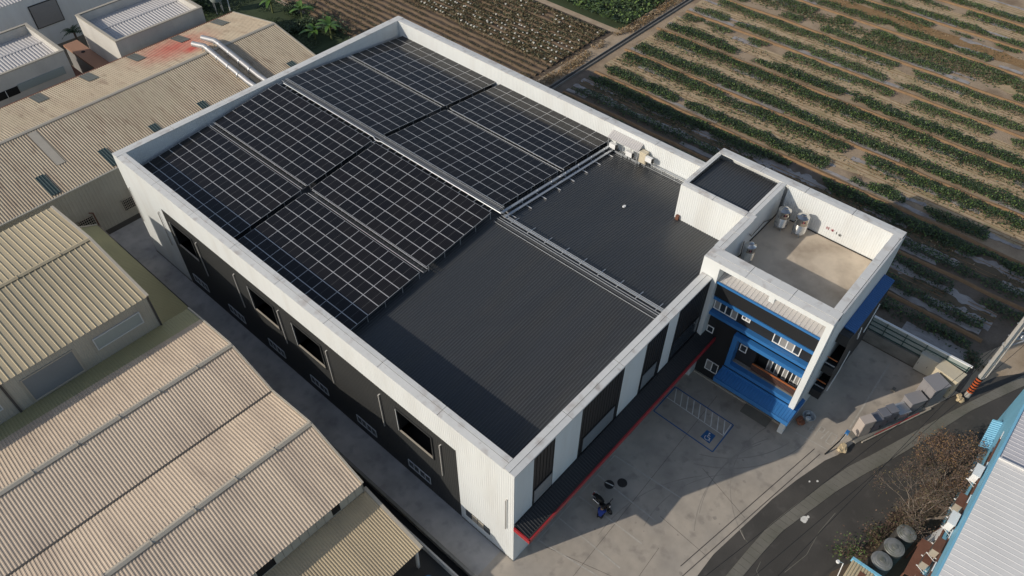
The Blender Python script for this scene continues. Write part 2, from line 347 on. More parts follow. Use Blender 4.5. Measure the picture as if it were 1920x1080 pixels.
def vnoise(x, y, seed=0, s=1.):
    """smooth value noise for planting density"""
    r = np.random.default_rng(seed); G = r.random((64, 64)); x = np.asarray(x)*s; y = np.asarray(y)*s
    xi = np.floor(x).astype(int); yi = np.floor(y).astype(int); fx = x-xi; fy = y-yi; fx = fx*fx*(3-2*fx); fy = fy*fy*(3-2*fy)
    g = lambda a, b: G[a % 64, b % 64]
    return (g(xi, yi)*(1-fx)+g(xi+1, yi)*fx)*(1-fy)+(g(xi, yi+1)*(1-fx)+g(xi+1, yi+1)*fx)*fy
def wall_cells(y0, y1, z0, z1, holes):
    """split a wall rectangle round its openings (ya, yb, za, zb)"""
    ys = sorted({y0, y1, *[h[0] for h in holes], *[h[1] for h in holes]}); out = []
    for a, b in zip(ys, ys[1:]):
        hs = sorted([(h[2], h[3]) for h in holes if h[0] <= a+1e-6 and h[1] >= b-1e-6]); z = z0
        for p, q in hs:
            if p > z+1e-6: out.append((a, b, z, p))
            z = q
        if z < z1-1e-6: out.append((a, b, z, z1))
    return out

# ================================================================ SETTING: ground
sheet('ground', [(-600, -600), (900, -600), (900, 900), (-600, 900)], -.04, 'earth')
LOT = [(-2.4, 1.05), (-2.4, -9.3), (7.07, -9.36), (8.96, -9.38), (11.81, -9.82), (15.01, -10.31), (17.51, -10.88), (20.29, -11.66),
       (21.29, -12.13), (23.03, -12.54), (25.26, -13.45), (28.66, -15.14), (31.54, -16.2), (32.6, -16.7), (32.6, 1.05)]
sheet('parking_lot', LOT, .004, 'concrete')
sheet('alley_pavement', [(-2.4, 1.05), (.2, 1.05), (.2, 42.9), (12, 42.9), (12, 48.2), (-3.2, 48.2), (-3.2, 30)], .002, 'alleyc')
sheet('road', [(-60, -8.0), (7.07, -8.2), (20.3, -10.0), (32.5, -15.5), (33, -16.9), (36, -18.2), (38.2, -20), (46, -23.5), (70, -36), (70, -60), (-60, -60)], -.004, 'asphalt')
sheet('yard_under_warehouses', [(-40, 0), (-3.25, 0), (-3.25, 47), (-40, 47)], -.01, 'asphalt')
# verge beside the road near the pole
sheet('verge', [(32.6, -16.7), (34.6, -16.8), (37.6, -16.6), (41, -18.2), (48, -21.5), (58, -26.5), (58, -29.5), (46, -23.5), (38.2, -20), (36, -18.2), (33, -16.9)], .0, 'path')
# covered drain: short concrete covers laid end to end
def resample(P, step):
    P = [Vector((*p, 0)) for p in P]; out = [P[0]]
    for a, b in zip(P, P[1:]):
        n = max(1, int((b-a).length/step))
        for k in range(1, n+1): out.append(a.lerp(b, k/n))
    return out
UP = [(4.5, -10.6), (8.28, -10.71), (11.0, -10.9), (13.11, -11.08), (15.51, -11.65), (18.29, -12.37), (20.91, -13.11), (22.9, -13.94), (26.86, -15.46), (31.36, -17.2), (35.57, -18.94), (41, -21.2)]
LO = [(4.5, -11.3), (8.6, -11.5), (11.3, -11.72), (13.4, -11.95), (15.8, -12.6), (18.6, -13.35), (21.2, -14.25), (23.2, -15.05), (27.1, -16.45), (31.5, -17.9), (35.69, -19.75), (41, -22.2)]
def lerp_poly(P, k):
    L = [0]
    for a, b in zip(P, P[1:]): L.append(L[-1]+math.dist(a, b))
    t = k*L[-1]
    for i in range(len(P)-1):
        if t <= L[i+1]+1e-9:
            u = (t-L[i])/(L[i+1]-L[i]); return (P[i][0]+(P[i+1][0]-P[i][0])*u, P[i][1]+(P[i+1][1]-P[i][1])*u)
    return P[-1]
b = MB(); nseg = 76
for i in range(nseg):
    k0, k1 = i/nseg, (i+.965)/nseg
    j = random.uniform(0, .012)
    b.prism([lerp_poly(LO, k0), lerp_poly(LO, k1), lerp_poly(UP, k1), lerp_poly(UP, k0)], -.03, .03+j)
structure('drain_cover', b, 'drain')
# pale blob of spilt mortar on the road
b = MB()
for (x, y, r_, e) in ((15.16, -12.62, .30, .006), (15.5, -12.75, .12, .007), (18.4, -12.0, .1, .006), (18.0, -11.6, .08, .006)):
    b.quad(*[(x+r_*random.uniform(.8, 1.2)*math.cos(t), y+r_*random.uniform(.6, .9)*math.sin(t), e) for t in np.linspace(0, 2*math.pi, 13)[:-1]])
structure('road_spill', b, 'paint_w')
b = MB()
for P in (((11.7, -9.89), (11.3, -10.3), (11.2, -10.6)), ((10.6, -11.9), (9.9, -12.0), (9.4, -12.6)), ((17, -14), (15, -13.8), (13, -13.9), (11, -13.4))):
    for a, c in zip(P, P[1:]): b.beam((*a, 0.0), (*c, 0.0), .04, .006)
structure('road_cracks', b, 'drain')
# gate rails and saw-cut joints in the lot
b = MB()
b.beam((6.9, -8.22, .012), (20.65, -10.66, .012), .045, .02); b.beam((6.3, -8.64, .012), (20.5, -11.15, .012), .045, .02)
structure('gate_rail', b, 'seam')
b = MB()
for a, c in (((2.1, -.9), (4.6, -9.2)), ((13.9, -5.5), (12.6, -9.6)), ((-2.3, -3.6), (20, -3.0)), ((8.9, -5.3), (8.6, -9.0)), ((-2.2, -6.9), (7, -6.5))):
    b.beam((*a, .006), (*c, .006), .02, .004)
structure('lot_joints', b, 'seam')
b = MB()
for zi_, (cx_, cy_, rr, a0, a1, w) in enumerate(((14, -16, 9.5, 62, 118, .12), (14.4, -16, 9.5, 60, 112, .10), (22, -1, 9, 205, 262, .12), (22, -1.3, 8, 205, 255, .12), (9, -13, 8.2, 40, 100, .09), (6, -14, 11, 48, 95, .1), (17.5, -14, 7.2, 70, 150, .1))):
    n = 26
    for i in range(n):
        t0, t1 = R(a0+(a1-a0)*i/n), R(a0+(a1-a0)*(i+1)/n); b.quad(*[(cx_+q*math.cos(t), cy_+q*math.sin(t), .0055+.0004*zi_) for q, t in ((rr, t0), (rr+w*.55, t0), (rr+w*.55, t1), (rr, t1))])
for k in range(26):
    x, y = random.uniform(2, 20), random.uniform(-8.6, -1); q = random.uniform(.04, .16)
    b.quad(*[(x+q*random.uniform(.6, 1.2)*math.cos(t), y+q*random.uniform(.6, 1.2)*math.sin(t), .0088+.0001*k) for t in np.linspace(0, 2*math.pi, 8)[:-1]])
structure('tyre_marks', b, 'tyremark')
# painted markings
b = MB()
def stroke(mb, a, c, w, z=.011):
    a = Vector((*a, z)); c = Vector((*c, z)); d = (c-a).normalized(); s = Vector((-d.y, d.x, 0))*w/2
    mb.quad(a-s, c-s, c+s, a+s)
for x0, y0, x1, y1 in ((2.15, -.3, 3.0, -5.6), (4.26, -.3, 4.21, -5.4), (6.41, -.3, 6.47, -5.5), (8.56, -.3, 8.4, -5.3), (10.6, -.3, 10.95, -5.6)):
    stroke(b, (x0, y0), (x1, y1), .09)
stroke(b, (2.0, -.28), (10.6, -.26), .07, .014)
stroke(b, (21.0, -9.0), (21.2, -11.4), .08); stroke(b, (24.0, -11.8), (31.8, -11.55), .12)
structure('parking_lines', b, 'paint_f')
b = MB()
P = [(18.56, -.17), (18.51, -5.28), (15.52, -5.32), (15.61, -.18)]
for a, c in zip(P, P[1:]+P[:1]): stroke(b, a, c, .09)
b.quad((16.85, -4.04, .008), (16.03, -3.98, .008), (15.96, -4.79, .008), (16.84, -4.78, .008))
structure('accessible_bay_outline', b, 'paint_b')
b = MB()
stroke(b, (17.31, -.2), (17.22, -5.25), .06, .009)
for k in range(10):
    y = -.35-k*.53; stroke(b, (18.45, y), (17.3, y-.55 if y-.55 > -5.2 else -5.2), .075, .012+.0005*k)
# wheelchair symbol, painted on the blue square (top of the sign towards +x)
cx, cy = 16.40, -4.40
def sym(u, v): return (cx+v, cy-u)                   # u right, v up as read from the lot entrance
def ring(c, r0, r1, a0, a1, n=14):
    for i in range(n):
        t0 = a0+(a1-a0)*i/n; t1 = a0+(a1-a0)*(i+1)/n
        q = [sym(c[0]+r*math.cos(t), c[1]+r*math.sin(t)) for r, t in ((r0, t0), (r0, t1), (r1, t1), (r1, t0))]
        b.quad(*[(*p, .013) for p in q])
ring((.02, -.12), .17, .22, R(-215), R(30)); ring((-.05, .30), 0, .065, 0, R(360), 10)
for a, c in (((-.05, .22), (-.03, -.03)), ((-.03, -.03), (.14, -.03)), ((.14, -.03), (.23, -.26)), ((.23, -.26), (.31, -.24)), ((-.04, .12), (.12, .12))):
    stroke(b, sym(*a), sym(*c), .055, .015)
structure('accessible_bay_markings', b, 'paint_w')
# worn lettering on the drive: E P / and a box
b = MB()
X0, X1 = 21.7, 22.75
def letter(segs, y, w=.5):
    for (u0, v0, u1, v1) in segs: stroke(b, (X0+(X1-X0)*v0, y-w*u0), (X0+(X1-X0)*v1, y-w*u1), .075, .012)
letter([(0, 0, 0, .8), (0, .8, .5, .8), (0, .42, .45, .42), (0, .05, .7, .05)], -9.65, .42)
letter([(0, 0, 0, 1), (0, 1, .8, 1), (.8, 1, .8, .55), (.8, .55, 0, .55)], -10.15, .42)
letter([(0, 0, .5, 1)], -10.62, .3)
letter([(0, 0, 0, 1), (0, 1, 1, 1), (1, 1, 1, 0), (1, 0, 0, 0)], -10.98, .46)
structure('drive_lettering', b, 'paint_f')

# ---------------------------------------------------------------- right-hand vegetable field
def strip(mb, x, w, y0, y1, z, seed, thr=-1, jit=.35, step=.7):
    ys = np.arange(y0, y1, step); n1 = vnoise(ys, ys*0+seed*3.1, seed, .5); n2 = vnoise(ys, ys*0+seed*7.7, seed+1, .5); n3 = vnoise(ys, ys*0+seed*1.3, seed+2, .22)
    rag = np.random.default_rng(seed).uniform(.45, 1.2, len(ys)) if thr > .25 else np.ones(len(ys)); n1 = n1*rag; n2 = n2*np.roll(rag, 3)
    for i in range(len(ys)-1):
        if n3[i] < thr: continue
        l0, l1 = x-w*(1-jit+2*jit*n1[i]), x-w*(1-jit+2*jit*n1[i+1]); r0, r1 = x+w*(1-jit+2*jit*n2[i]), x+w*(1-jit+2*jit*n2[i+1])
        mb.quad((l0, ys[i], z), (r0, ys[i], z), (r1, ys[i+1], z), (l1, ys[i+1], z))
sheet('field_soil', [(30.9, -16.6), (41, -18.2), (58, -26), (120, -60), (120, 33.3), (30.9, 33.3)], -.02, 'soil')
FUR = [39.1, 44.8, 50.6, 57.2, 64.3, 70.7, 77.0, 83.4, 89.8, 96.3]
def ylow(x): return -16.2 if x < 41 else -17-(x-41)*.55
sheet('near_field_soil', [(30.9, -16.6), (41, -18.2), (50.4, -22.8), (50.4, 33.3), (30.9, 33.3)], -.012, 'shadesoil')  # darker sheet over the factory's shaded strip, that shade painted into it
b1, b2, b3, b4, b5 = MB(), MB(), MB(), MB(), MB()
for i, x in enumerate(FUR):
    xn = FUR[i+1] if i+1 < len(FUR) else x+6.8
    mid = (x+xn)/2; y0 = ylow(x); w = (xn-x)/2
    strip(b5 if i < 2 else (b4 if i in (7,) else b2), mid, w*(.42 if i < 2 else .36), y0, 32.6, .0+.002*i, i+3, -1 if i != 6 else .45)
    for sgn, c in ((1, x+2.0), (-1, xn-2.0)):
        strip(b1, c, .34 if i > 1 else .5, y0, 32.4, .012+.001*i, 20+i*2+sgn, .58 if i > 1 else .34, .95, .3)
    strip(b1, x+.75, .35, y0, 32.5, .026, 60+i, .6, .5, .45)
strip(b1, 36.2, 1.2, -15.8, 10, .02, 81, .35, .5, .5)
b6 = MB()
for i, x in enumerate(FUR):
    xn = FUR[i+1] if i+1 < len(FUR) else x+6.8
    if i in (6, 7): continue
    for off in (-.75, -.25, .3, .8):
        strip(b6, (x+xn)/2+off, .05, ylow(x), 32.4, .022+.0006*i, 200+i*5+int(off*4), .3, .8, .6)
structure('field_seed_rows', b6, 'ridge_soil')
structure('field_mulch_film', b1, 'mulch'); structure('field_straw', b2, 'straw'); structure('field_dry_weeds', b4, 'brownstraw'); structure('field_brown_bed', b5, 'shadestraw')
for i, x in enumerate(FUR):                        # low earth bund beside each irrigation furrow
    y0 = ylow(x); ys = np.arange(y0, 32.8, .8); n1 = vnoise(ys, ys*0, 90+i, .4)
    for k in range(len(ys)-1):
        xa, xb = x+.25*(n1[k]-.5), x+.25*(n1[k+1]-.5)
        b3.quad((xa-.24, ys[k], .0), (xa-.06, ys[k], .14), (xb-.06, ys[k+1], .14), (xb-.24, ys[k+1], .0))
        b3.quad((xa-.06, ys[k], .14), (xa+.16, ys[k], .12), (xb+.16, ys[k+1], .12), (xb-.06, ys[k+1], .14))
        b3.quad((xa+.16, ys[k], .12), (xa+.30, ys[k], .0), (xb+.30, ys[k+1], .0), (xb+.16, ys[k+1], .12))
structure('field_bunds', b3, 'ridge_soil')
# plants in two rows per furrow
Ps, Ss, Ms = [], [], []
def rowplants(xc, half, y0, y1, per_m, seed, thr, size, hgt, mset=(0, 1), edge=.5, away=None):
    n = int((y1-y0)*per_m)
    if n <= 0: return
    y = rng.uniform(y0, y1, n); xc = xc+.5*half*(vnoise(y, y*0+seed*2.3, seed+3, .35)-.5)+.4*half*(vnoise(y, y*0+seed, seed+4, 1.2)-.5); x = xc+half*np.clip(rng.normal(0, .6, n), -1.5, 1.5)
    keep = vnoise(y, x*.6, seed, .38) > thr+.10*np.abs((x-xc)/half)+.10*(vnoise(y, x*2, seed+9, 1.3)-.5)
    x, y, xc = x[keep], y[keep], xc[keep]; n = len(x)
    if away is not None:
        q = np.abs(x-away) > .5; x, y, xc = x[q], y[q], xc[q]; n = len(x)
    dome = np.clip(1-((x-xc)/(half*1.3))**2, .1, 1)*(.55+.7*vnoise(x, y, seed+5, 1.1))
    z = hgt*dome*rng.uniform(.3, 1, n)+.04
    Ps.append(np.stack([x, y, z], 1)); Ss.append(size*rng.uniform(.7, 1.3, n)); Ms.append(rng.choice(mset, n))
for i, x in enumerate(FUR):
    y0 = ylow(x); xn = FUR[i+1] if i+1 < len(FUR) else x+6.8
    near = x < 75
    pm, sz = (330, .215) if x < 68 else (240, .20)
    mset = (0, 0, 0, 1, 0, 2) if x < 68 else (1, 1, 4, 4, 2)
    for sgn in (-1, 1):
        rowplants(x+sgn*1.3, 1.22 if i in (3, 4) else (.8 if i < 2 else 1.0), y0+.5, 31.8, pm if i > 1 else 130, 100+i*2+sgn, (.13 if i in (3, 4) else (.24 if i == 2 else .27)) if x > 46 else .24, sz, .46 if x < 68 else .28, mset, away=x)
    if i == 6: rowplants((x+xn)/2+.2, 1.2, y0, 31, 120, 171, .1, .25, .18, (1, 1, 3))
    elif i > 1: rowplants((x+xn)/2, .9, y0, 32, 14, 140+i, .55, .2, .12, (1, 3, 3))
    else: rowplants((x+xn)/2, 1.1, y0, 32, 30, 140+i, .40, .22, .12, (3, 3, 0))
rowplants(37.3, .6, -15, 20, 60, 160, .42, .32, .4, (0, 0, 1)); rowplants(34.6, .8, -12, 24, 34, 161, .5, .28, .25, (0, 3))
leaves('field_crop_plants', np.concatenate(Ps), np.concatenate(Ss), ['leaf_d', 'leaf_m', 'leaf_l', 'leaf_ol', 'leaf_g'], np.concatenate(Ms), kind='stuff',
       label='rows of dark green leafy crop beside the long earth bunds', category='crop')
# dry tufts standing in the straw bands
n = 26000; x = rng.uniform(46, 100, n); y = rng.uniform(-40, 32.5, n); Fa = np.array(FUR)
dmin = np.min(np.abs(x[:, None]-Fa[None]), 1); k = (dmin > 2.0) & (vnoise(x, y, 300, .8) > .35) & (y > -17-(x-41)*.55); x, y = x[k], y[k]
leaves('straw_tufts', np.stack([x, y, rng.uniform(.03, .12, len(x))], 1), rng.uniform(.15, .32, len(x)), ['straw', 'leaf_ol', 'straw', 'brownstraw'], kind='stuff', aspect=.3, tilt=.4, up=.2,
       label='dry straw tufts between the crop rows', category='straw')
# ---------------------------------------------------------------- farm track and ditch
b = MB(); strip(b, 0, 1, 0, 1, 0, 1)
sheet('farm_track', [(31, 33.3), (120, 33.3), (120, 35.4), (46, 36.0), (31, 36.4)], -.008, 'path')
b = MB(); b.box(40.5, 33.35, -.3, 120, 33.47, .16); b.box(40.5, 33.9, -.3, 120, 34.0, .13); b.quad((40.5, 33.47, -.005), (120, 33.47, -.005), (120, 33.9, -.005), (40.5, 33.9, -.005), mi=1)
structure('ditch', b, ['wallc', 'seam'])
n = 9000; x = rng.uniform(41, 115, n); y = 34.9+rng.normal(0, .55, n); k = (vnoise(x, y, 310, .5) > .45-.25*(x > 61)) & (y > 34.05); x, y = x[k], y[k]
leaves('track_weeds', np.stack([x, y, rng.uniform(.05, .4, len(x))], 1), rng.uniform(.2, .5, len(x)), ['brownstraw', 'straw', 'leaf_ol', 'brownstraw'], kind='stuff', aspect=.25, tilt=.6, up=.6,
       label='tawny dry grass along the farm track by the ditch', category='dry grass')
# ---------------------------------------------------------------- dark vegetable field and green field
sheet('dark_field_soil', [(36.6, 36.4), (46, 36.0), (59.6, 35.5), (59.6, 110), (36.6, 110)], -.014, 'darksoil')
sheet('field_path', [(59.6, 35.4), (60.6, 35.3), (60.6, 110), (59.6, 110)], -.01, 'path')
sheet('green_field_soil', [(60.6, 35.3), (140, 33.5), (140, 110), (60.6, 110)], -.016, 'grassbase')
Ps, Ss, Ms = [], [], []
for i, x in enumerate(np.arange(37.2, 59.4, 1.02)):
    lush = x > 48
    rowplants(x, .22 if not lush else .36, 36.6+max(0, (46-x)*.05), 80, 34 if not lush else 66, 400+i, .32 if not lush else .14, .20 if not lush else .28, .36 if not lush else .46,
              (0, 3, 3, 3) if not lush else (3, 3, 0, 3, 4))
leaves('dark_field_crop', np.concatenate(Ps), np.concatenate(Ss), ['leaf_d', 'leaf_m', 'leaf_l', 'leaf_ol', 'leaf_pale'], np.concatenate(Ms), kind='stuff', aspect=.4,
       label='low dark brownish green crop in close rows behind the factory', category='crop')
b = MB()
for x in np.arange(37.2, 59.4, 1.02):
    y0 = 36.7+max(0, (46-x)*.05); ys = np.arange(y0, 80, 1.1)
    for k in range(len(ys)-1):
        ja, jb = .08*math.sin(ys[k]*1.7+x), .08*math.sin(ys[k+1]*1.7+x)
        b.quad((x-.32+ja, ys[k], -.01), (x-.1+ja, ys[k], .16), (x-.1+jb, ys[k+1], .16), (x-.32+jb, ys[k+1], -.01)); b.quad((x-.1+ja, ys[k], .16), (x+.12+ja, ys[k], .16), (x+.12+jb, ys[k+1], .16), (x-.1+jb, ys[k+1], .16)); b.quad((x+.12+ja, ys[k], .16), (x+.32+ja, ys[k], -.01), (x+.32+jb, ys[k+1], -.01), (x+.12+jb, ys[k+1], .16))
structure('dark_field_ridges', b, 'ridge_soil2')
b = MB()
for x in np.arange(48.42, 58.5, 1.02):
    d = 1 if x < 53 else .25
    for y in np.arange(37, 66, .55):
        if random.random() < .62*d*(.3+vnoise([x], [y], 77, .3)[0]*1.2): b.sphere((x+random.uniform(-.13, .13), y+random.uniform(-.2, .2), .40), random.uniform(.09, .16), 6, sq=(1, 1, .7), jit=.2)
b.build('field_white_heads', 'flower', kind='stuff', label='scattered white heads of vegetables in the dark crop rows', category='vegetables')
n = 30000; x = rng.uniform(61.2, 100, n); y = rng.uniform(35.6, 66, n); h = vnoise(x, y, 501, .9)*.6+vnoise(x, y, 502, 2.2)*.4
z = .25+.75*h*rng.uniform(.55, 1, n); k = rng.uniform(0, 1, n) < .35+.65*h; x, y, z = x[k], y[k], z[k]
leaves('green_field_crop', np.stack([x, y, z], 1), rng.uniform(.3, .6, len(x)), ['leaf_m', 'leaf_l', 'leaf_m', 'leaf_d'], kind='stuff', aspect=.7,
       label='lush bright green leafy crop beyond the narrow dirt path', category='crop')
# ---------------------------------------------------------------- grass behind the long warehouse
sheet('grass', [(24.9, 43.3), (36.6, 43.3), (36.6, 130), (22.4, 130), (22.4, 65.6), (24.9, 65.6)], -.012, 'grassbase')
n = 16000; x = rng.uniform(23, 36.4, n); y = rng.uniform(44, 90, n); k = vnoise(x, y, 520, .5) > .25; x, y = x[k], y[k]
leaves('grass_blades', np.stack([x, y, rng.uniform(.03, .14, len(x))], 1), rng.uniform(.18, .4, len(x)), ['leaf_d', 'leaf_d', 'leaf_m'], kind='stuff', aspect=.3, up=.6,
       label='rough dark green grass beyond the tan warehouse', category='grass')
sheet('grass_path', [(36.1, 69), (37.1, 69), (37.1, 92), (36.1, 92)], -.004, 'path')

# ================================================================ FACTORY HALL
FW, FL, FH = 30.76, 42.93, 10.8
T = .74
fac = thing('factory_hall', 'large white and charcoal factory with solar panels on its dark ribbed roof', 'factory', (0, 0, 0))
HZ = 8.35
openings = [(6.8, 9.95), (17.55, 20.65), (22.85, 25.85), (33.3, 36.3)]
wins = [(7.4, 9.6), (12.9, 15.0), (18.25, 20.3), (23.5, 25.55), (28.75, 30.9), (33.95, 36.1)]
holes = [(a, c, 5.05, 7.5) for a, c in openings]+[(a, c, 1.0, 1.85) for a, c in wins]
b = MB()                                                     # side wall towards the alley, white parts
def wcorr(mb, ya, yb, za, zb, mi=0): mb.corr((0, yb, za), (0, -1, 0), (0, 0, zb-za), (-1, 0, 0), yb-ya, 0.17, .014, .06, .02, mi, ph=FL-yb)
for cell in wall_cells(0, 4.62, 0, FH-.06, [(2.0, 4.15, .9, 1.7)])+[(4.62, 37.15, HZ, FH-.06), (37.15, FL, 0, FH-.06)]: wcorr(b, *cell)
for cell in ((FW, .9, FW, FL),):                             # far side and back walls
    b.quad((FW, 6.2, 0), (FW, FL, 0), (FW, FL, FH-.06), (FW, 6.2, FH-.06)); b.quad((FW, FL, 0), (0, FL, 0), (0, FL, FH-.06), (FW, FL, FH-.06))
# inner parapet faces
zi = 8.5
b.corr((T, FL-T, zi), (0, -1, 0), (0, 0, FH-.06-zi), (1, 0, 0), FL-2*T, .17, .01, .06, .02)
b.corr((T, FL-T, zi), (1, 0, 0), (0, 0, FH-.06-zi), (0, -1, 0), FW-2*T, .17, .012, .06, .02)
b.corr((FW-T, FL-T, zi-.1), (0, -1, 0), (0, 0, FH+.04-zi), (-1, 0, 0), FL-T-6.2, 0.17, .014, .06, .02)
b.quad((T, T, zi), (20.2, T, zi), (20.2, T, FH-.06), (T, T, FH-.06))
b.build('white_wall', 'white', fac)
b = MB()
for cell in wall_cells(4.62, 37.15, 0, HZ, holes): wcorr(b, *cell)
b.build('dark_side_cladding', 'dark', fac)
# front wall: white ground with charcoal bands
cols = [(1.65, 3.52), (6.02, 10.22), (12.6, 15.06), (16.3, 20.15)]
b = MB(); x = 0
for a, c in cols:
    b.quad((x, 0, 0), (a, 0, 0), (a, 0, FH-.22), (x, 0, FH-.22)); x = c
b.build('front_wall', 'white', fac)
for a, c in cols:
    b = MB(); b.quad((a, .03, 0), (c, .03, 0), (c, .03, FH-.22), (a, .03, FH-.22)); b.quad((a, 0, 0), (a, .03, 0), (a, .03, FH-.22), (a, 0, FH-.22)); b.quad((c, .03, 0), (c, 0, 0), (c, 0, FH-.22), (c, .03, FH-.22))
    for k in np.arange(a+.3, c-.05, .3): b.box(k, .0, 5.0, k+.05, .04, FH-.24)
    b.build('dark_front_cladding', 'black', fac)
for a, c, z0, z1, m in ((1.78, 3.4, 5.3, 6.75, 'shutter'), (6.45, 9.72, 5.4, 6.9, 'pane'), (12.82, 14.45, 5.5, 7.0, 'pane'), (16.45, 19.72, 5.5, 7.1, 'glass')):
    w = MB(); w.box(a-.08, -.03, z0-.08, c+.08, .0, z1+.08); w = w.build('window', 'black', fac)
    q = MB(); q.box(a, -.05, z0, c, -.032, z1)
    for k in np.arange(z0+.18, z1-.05, .2): q.box(a, -.056, k, c, -.05, k+.025)
    q.build('pane', m, w)
b = MB()                                                     # coping: outer and inner strips in lengths with open joints
def coping(mb, a, c, nrm, z, w0=.43, w1=T, seg=5.35, drop=.06):
    a = Vector(a); c = Vector(c); L = (c-a).length; d = (c-a)/L; nv = Vector(nrm); n = max(1, round(L/seg))
    for i in range(n):
        s0, s1 = a+d*(L*i/n+.018), a+d*(L*(i+1)/n-.018)
        for p0, p1, dz in ((-.03, w0-.015, 0), (w0+.015, w1+.03, .012)):
            q = [s0+nv*p0, s1+nv*p0, s1+nv*p1, s0+nv*p1]
            if (q[1]-q[0]).cross(q[2]-q[0]).z < 0: q.reverse()
            mb.prism([(k.x, k.y) for k in q], z-drop, [z+dz-(.035 if abs((k-a).dot(nv)-(-.03)) < .01 else 0) for k in q])
coping(b, (0, T+.04, 0), (0, FL-T-.04, 0), (1, 0, 0), FH); coping(b, (-.03, FL, 0), (FW+.03, FL, 0), (0, -1, 0), FH)
coping(b, (FW, FL-T-.04, 0), (FW, 6.2, 0), (-1, 0, 0), FH); coping(b, (-.03, 0, 0), (20.12, 0, 0), (0, 1, 0), FH, .36)
b.quad((.05, .05, FH-.07), (.05, FL-.05, FH-.07), (T, FL-T, FH-.07), (T, T, FH-.07), mi=1); b.quad((.05, .05, FH-.07), (T, T, FH-.07), (20.1, T, FH-.07), (20.1, .05, FH-.07), mi=1)
b.quad((.05, FL-.05, FH-.07), (FW-.05, FL-.05, FH-.07), (FW-T, FL-T, FH-.07), (T, FL-T, FH-.07), mi=1); b.quad((FW-.05, FL-.05, FH-.07), (FW-.05, 6.2, FH-.07), (FW-T, 6.2, FH-.07), (FW-T, FL-T, FH-.07), mi=1)
b.box(-.03, -.025, FH-.2, 20.12, -.005, FH-.065)
b.build('coping', ['coping', 'sill'], fac)
# ribbed roof, ridge along y
RC, SL, XR = 8.55, .1, FW/2
def roofz(x): return RC+SL*min(x, FW-x)
b = MB()
b.corr((T, FL-T, roofz(T)), (0, -1, 0), (XR-T, 0, SL*(XR-T)), (-SL, 0, 1), FL-2*T, .2, .036, .06, .025)
for ya, yb, xe in ((6.2, FL-T, FW-T), (.9, 6.2, 25.45), (T, .9, 20.2)):
    b.corr((XR, yb, roofz(XR)), (0, -1, 0), (xe-XR, 0, -SL*(xe-XR)), (SL, 0, 1), yb-ya, .2, .036, .06, .025, ph=FL-T-yb)
b.build('ribbed_roof', 'roof', fac)
b = MB()
b.prism([(T, T), (20.2, T), (20.2, FL-T), (T, FL-T)], 8.2, 8.3); b.build('ceiling_slab', 'void', fac)
b = MB()                                                     # ridge capping and cable trays on the bare half
zr = roofz(XR)
b.box(XR-.28, T, zr+.05, XR+.28, 15.2, zr+.075); 
for dx, h in ((-.42, .04), (-.10, .13), (.10, .13), (.34, .16), (.58, .16)): b.beam((XR+dx, T, zr+h+.03), (XR+dx, 15.3, zr+h+.03), .03, .05, mi=2)
b.box(XR+.36, T, zr+.11, XR+.56, 15.2, zr+.125, mi=2)
for y in np.arange(1.4, 15, 1.6): b.beam((XR+.2, y, zr+.1), (XR+1.15, y, roofz(XR+1.15)+.1), .05, .05, mi=2)
b.build('ridge_cable_tray', ['roof', 'alu', 'galv'], fac)
b = MB()                                                     # gutter along the far parapet
b.box(FW-T-.42, 6.2, 8.45, FW-T-.03, 15.2, 8.62); b.beam((FW-T-.42, 6.2, 8.72), (FW-T-.42, 15.2, 8.72), .05, .05, mi=1); b.beam((FW-T-.2, 6.2, 8.70), (FW-T-.2, 15.2, 8.70), .04, .04, mi=1)
b.build('gutter', ['roof', 'galv'], fac)
for i, (a, c) in enumerate(openings):                        # large louvred openings in the dark wall
    w = MB(); z0, z1, d = 5.05, 7.5, 1.2
    w.quad((d, a, z0-.6), (d, a, z1), (d, c, z1), (d, c, z0-.6), mi=1)
    w.quad((-.06, a, z0), (-.06, c, z0), (.03, c, z0+.01), (.03, a, z0+.01), mi=2); w.quad((.03, a, z0-.6), (.03, a, z0+.01), (.03, c, z0+.01), (.03, c, z0-.6), mi=1); w.quad((.03, a, z0-.6), (.03, c, z0-.6), (d, c, z0-.6), (d, a, z0-.6), mi=1)
    w.quad((0, a, z1), (d, a, z1), (d, c, z1), (0, c, z1), mi=1); w.quad((0, a, z0), (d, a, z0), (d, a, z1), (0, a, z1), mi=1); w.quad((0, c, z0), (d, c, z0), (d, c, z1), (0, c, z1), mi=1)
    w.box(-.09, a-.1, z0-.1, -.03, a, z1+.08); w.box(-.09, c, z0-.1, -.03, c+.1, z1+.08); w.box(-.09, a, z1, -.03, c, z1+.1)
    w.box(-.07, a-.02, z0-.05, -.035, c+.02, z0-.01, mi=2); w.box(-.095, c+.0, z0, -.02, c+.045, z1, mi=3)
    w.build('large_opening', ['dark', 'void', 'sill', 'dimframe'], fac)
def small_window(x, a, c, z0, z1, par, fm='dimframe', nm='window'):
    w = MB(); t = .05
    for p in ((a, z0, c, z0+t), (a, z1-t, c, z1), (a, z0+t, a+t, z1-t), (c-t, z0+t, c, z1-t), ((a+c)/2-t*.8, z0+t, (a+c)/2+t*.8, z1-t)): w.box(-.085, p[0], p[1], -.04, p[2], p[3])
    for u in (.25, .75): w.box(-.075, a+(c-a)*u-.015, z0+t, -.045, a+(c-a)*u+.015, z1-t)
    w = w.build(nm, fm, par); g = MB(); g.quad((-.02, a, z0), (-.02, a, z1), (-.02, c, z1), (-.02, c, z0)); g.build('pane', 'glass', w)
for a, c in wins: small_window(0, a, c, 1.0, 1.85, fac)
w = MB(); w.box(-.02, 2.0, .9, .02, 4.15, 1.7, mi=0)
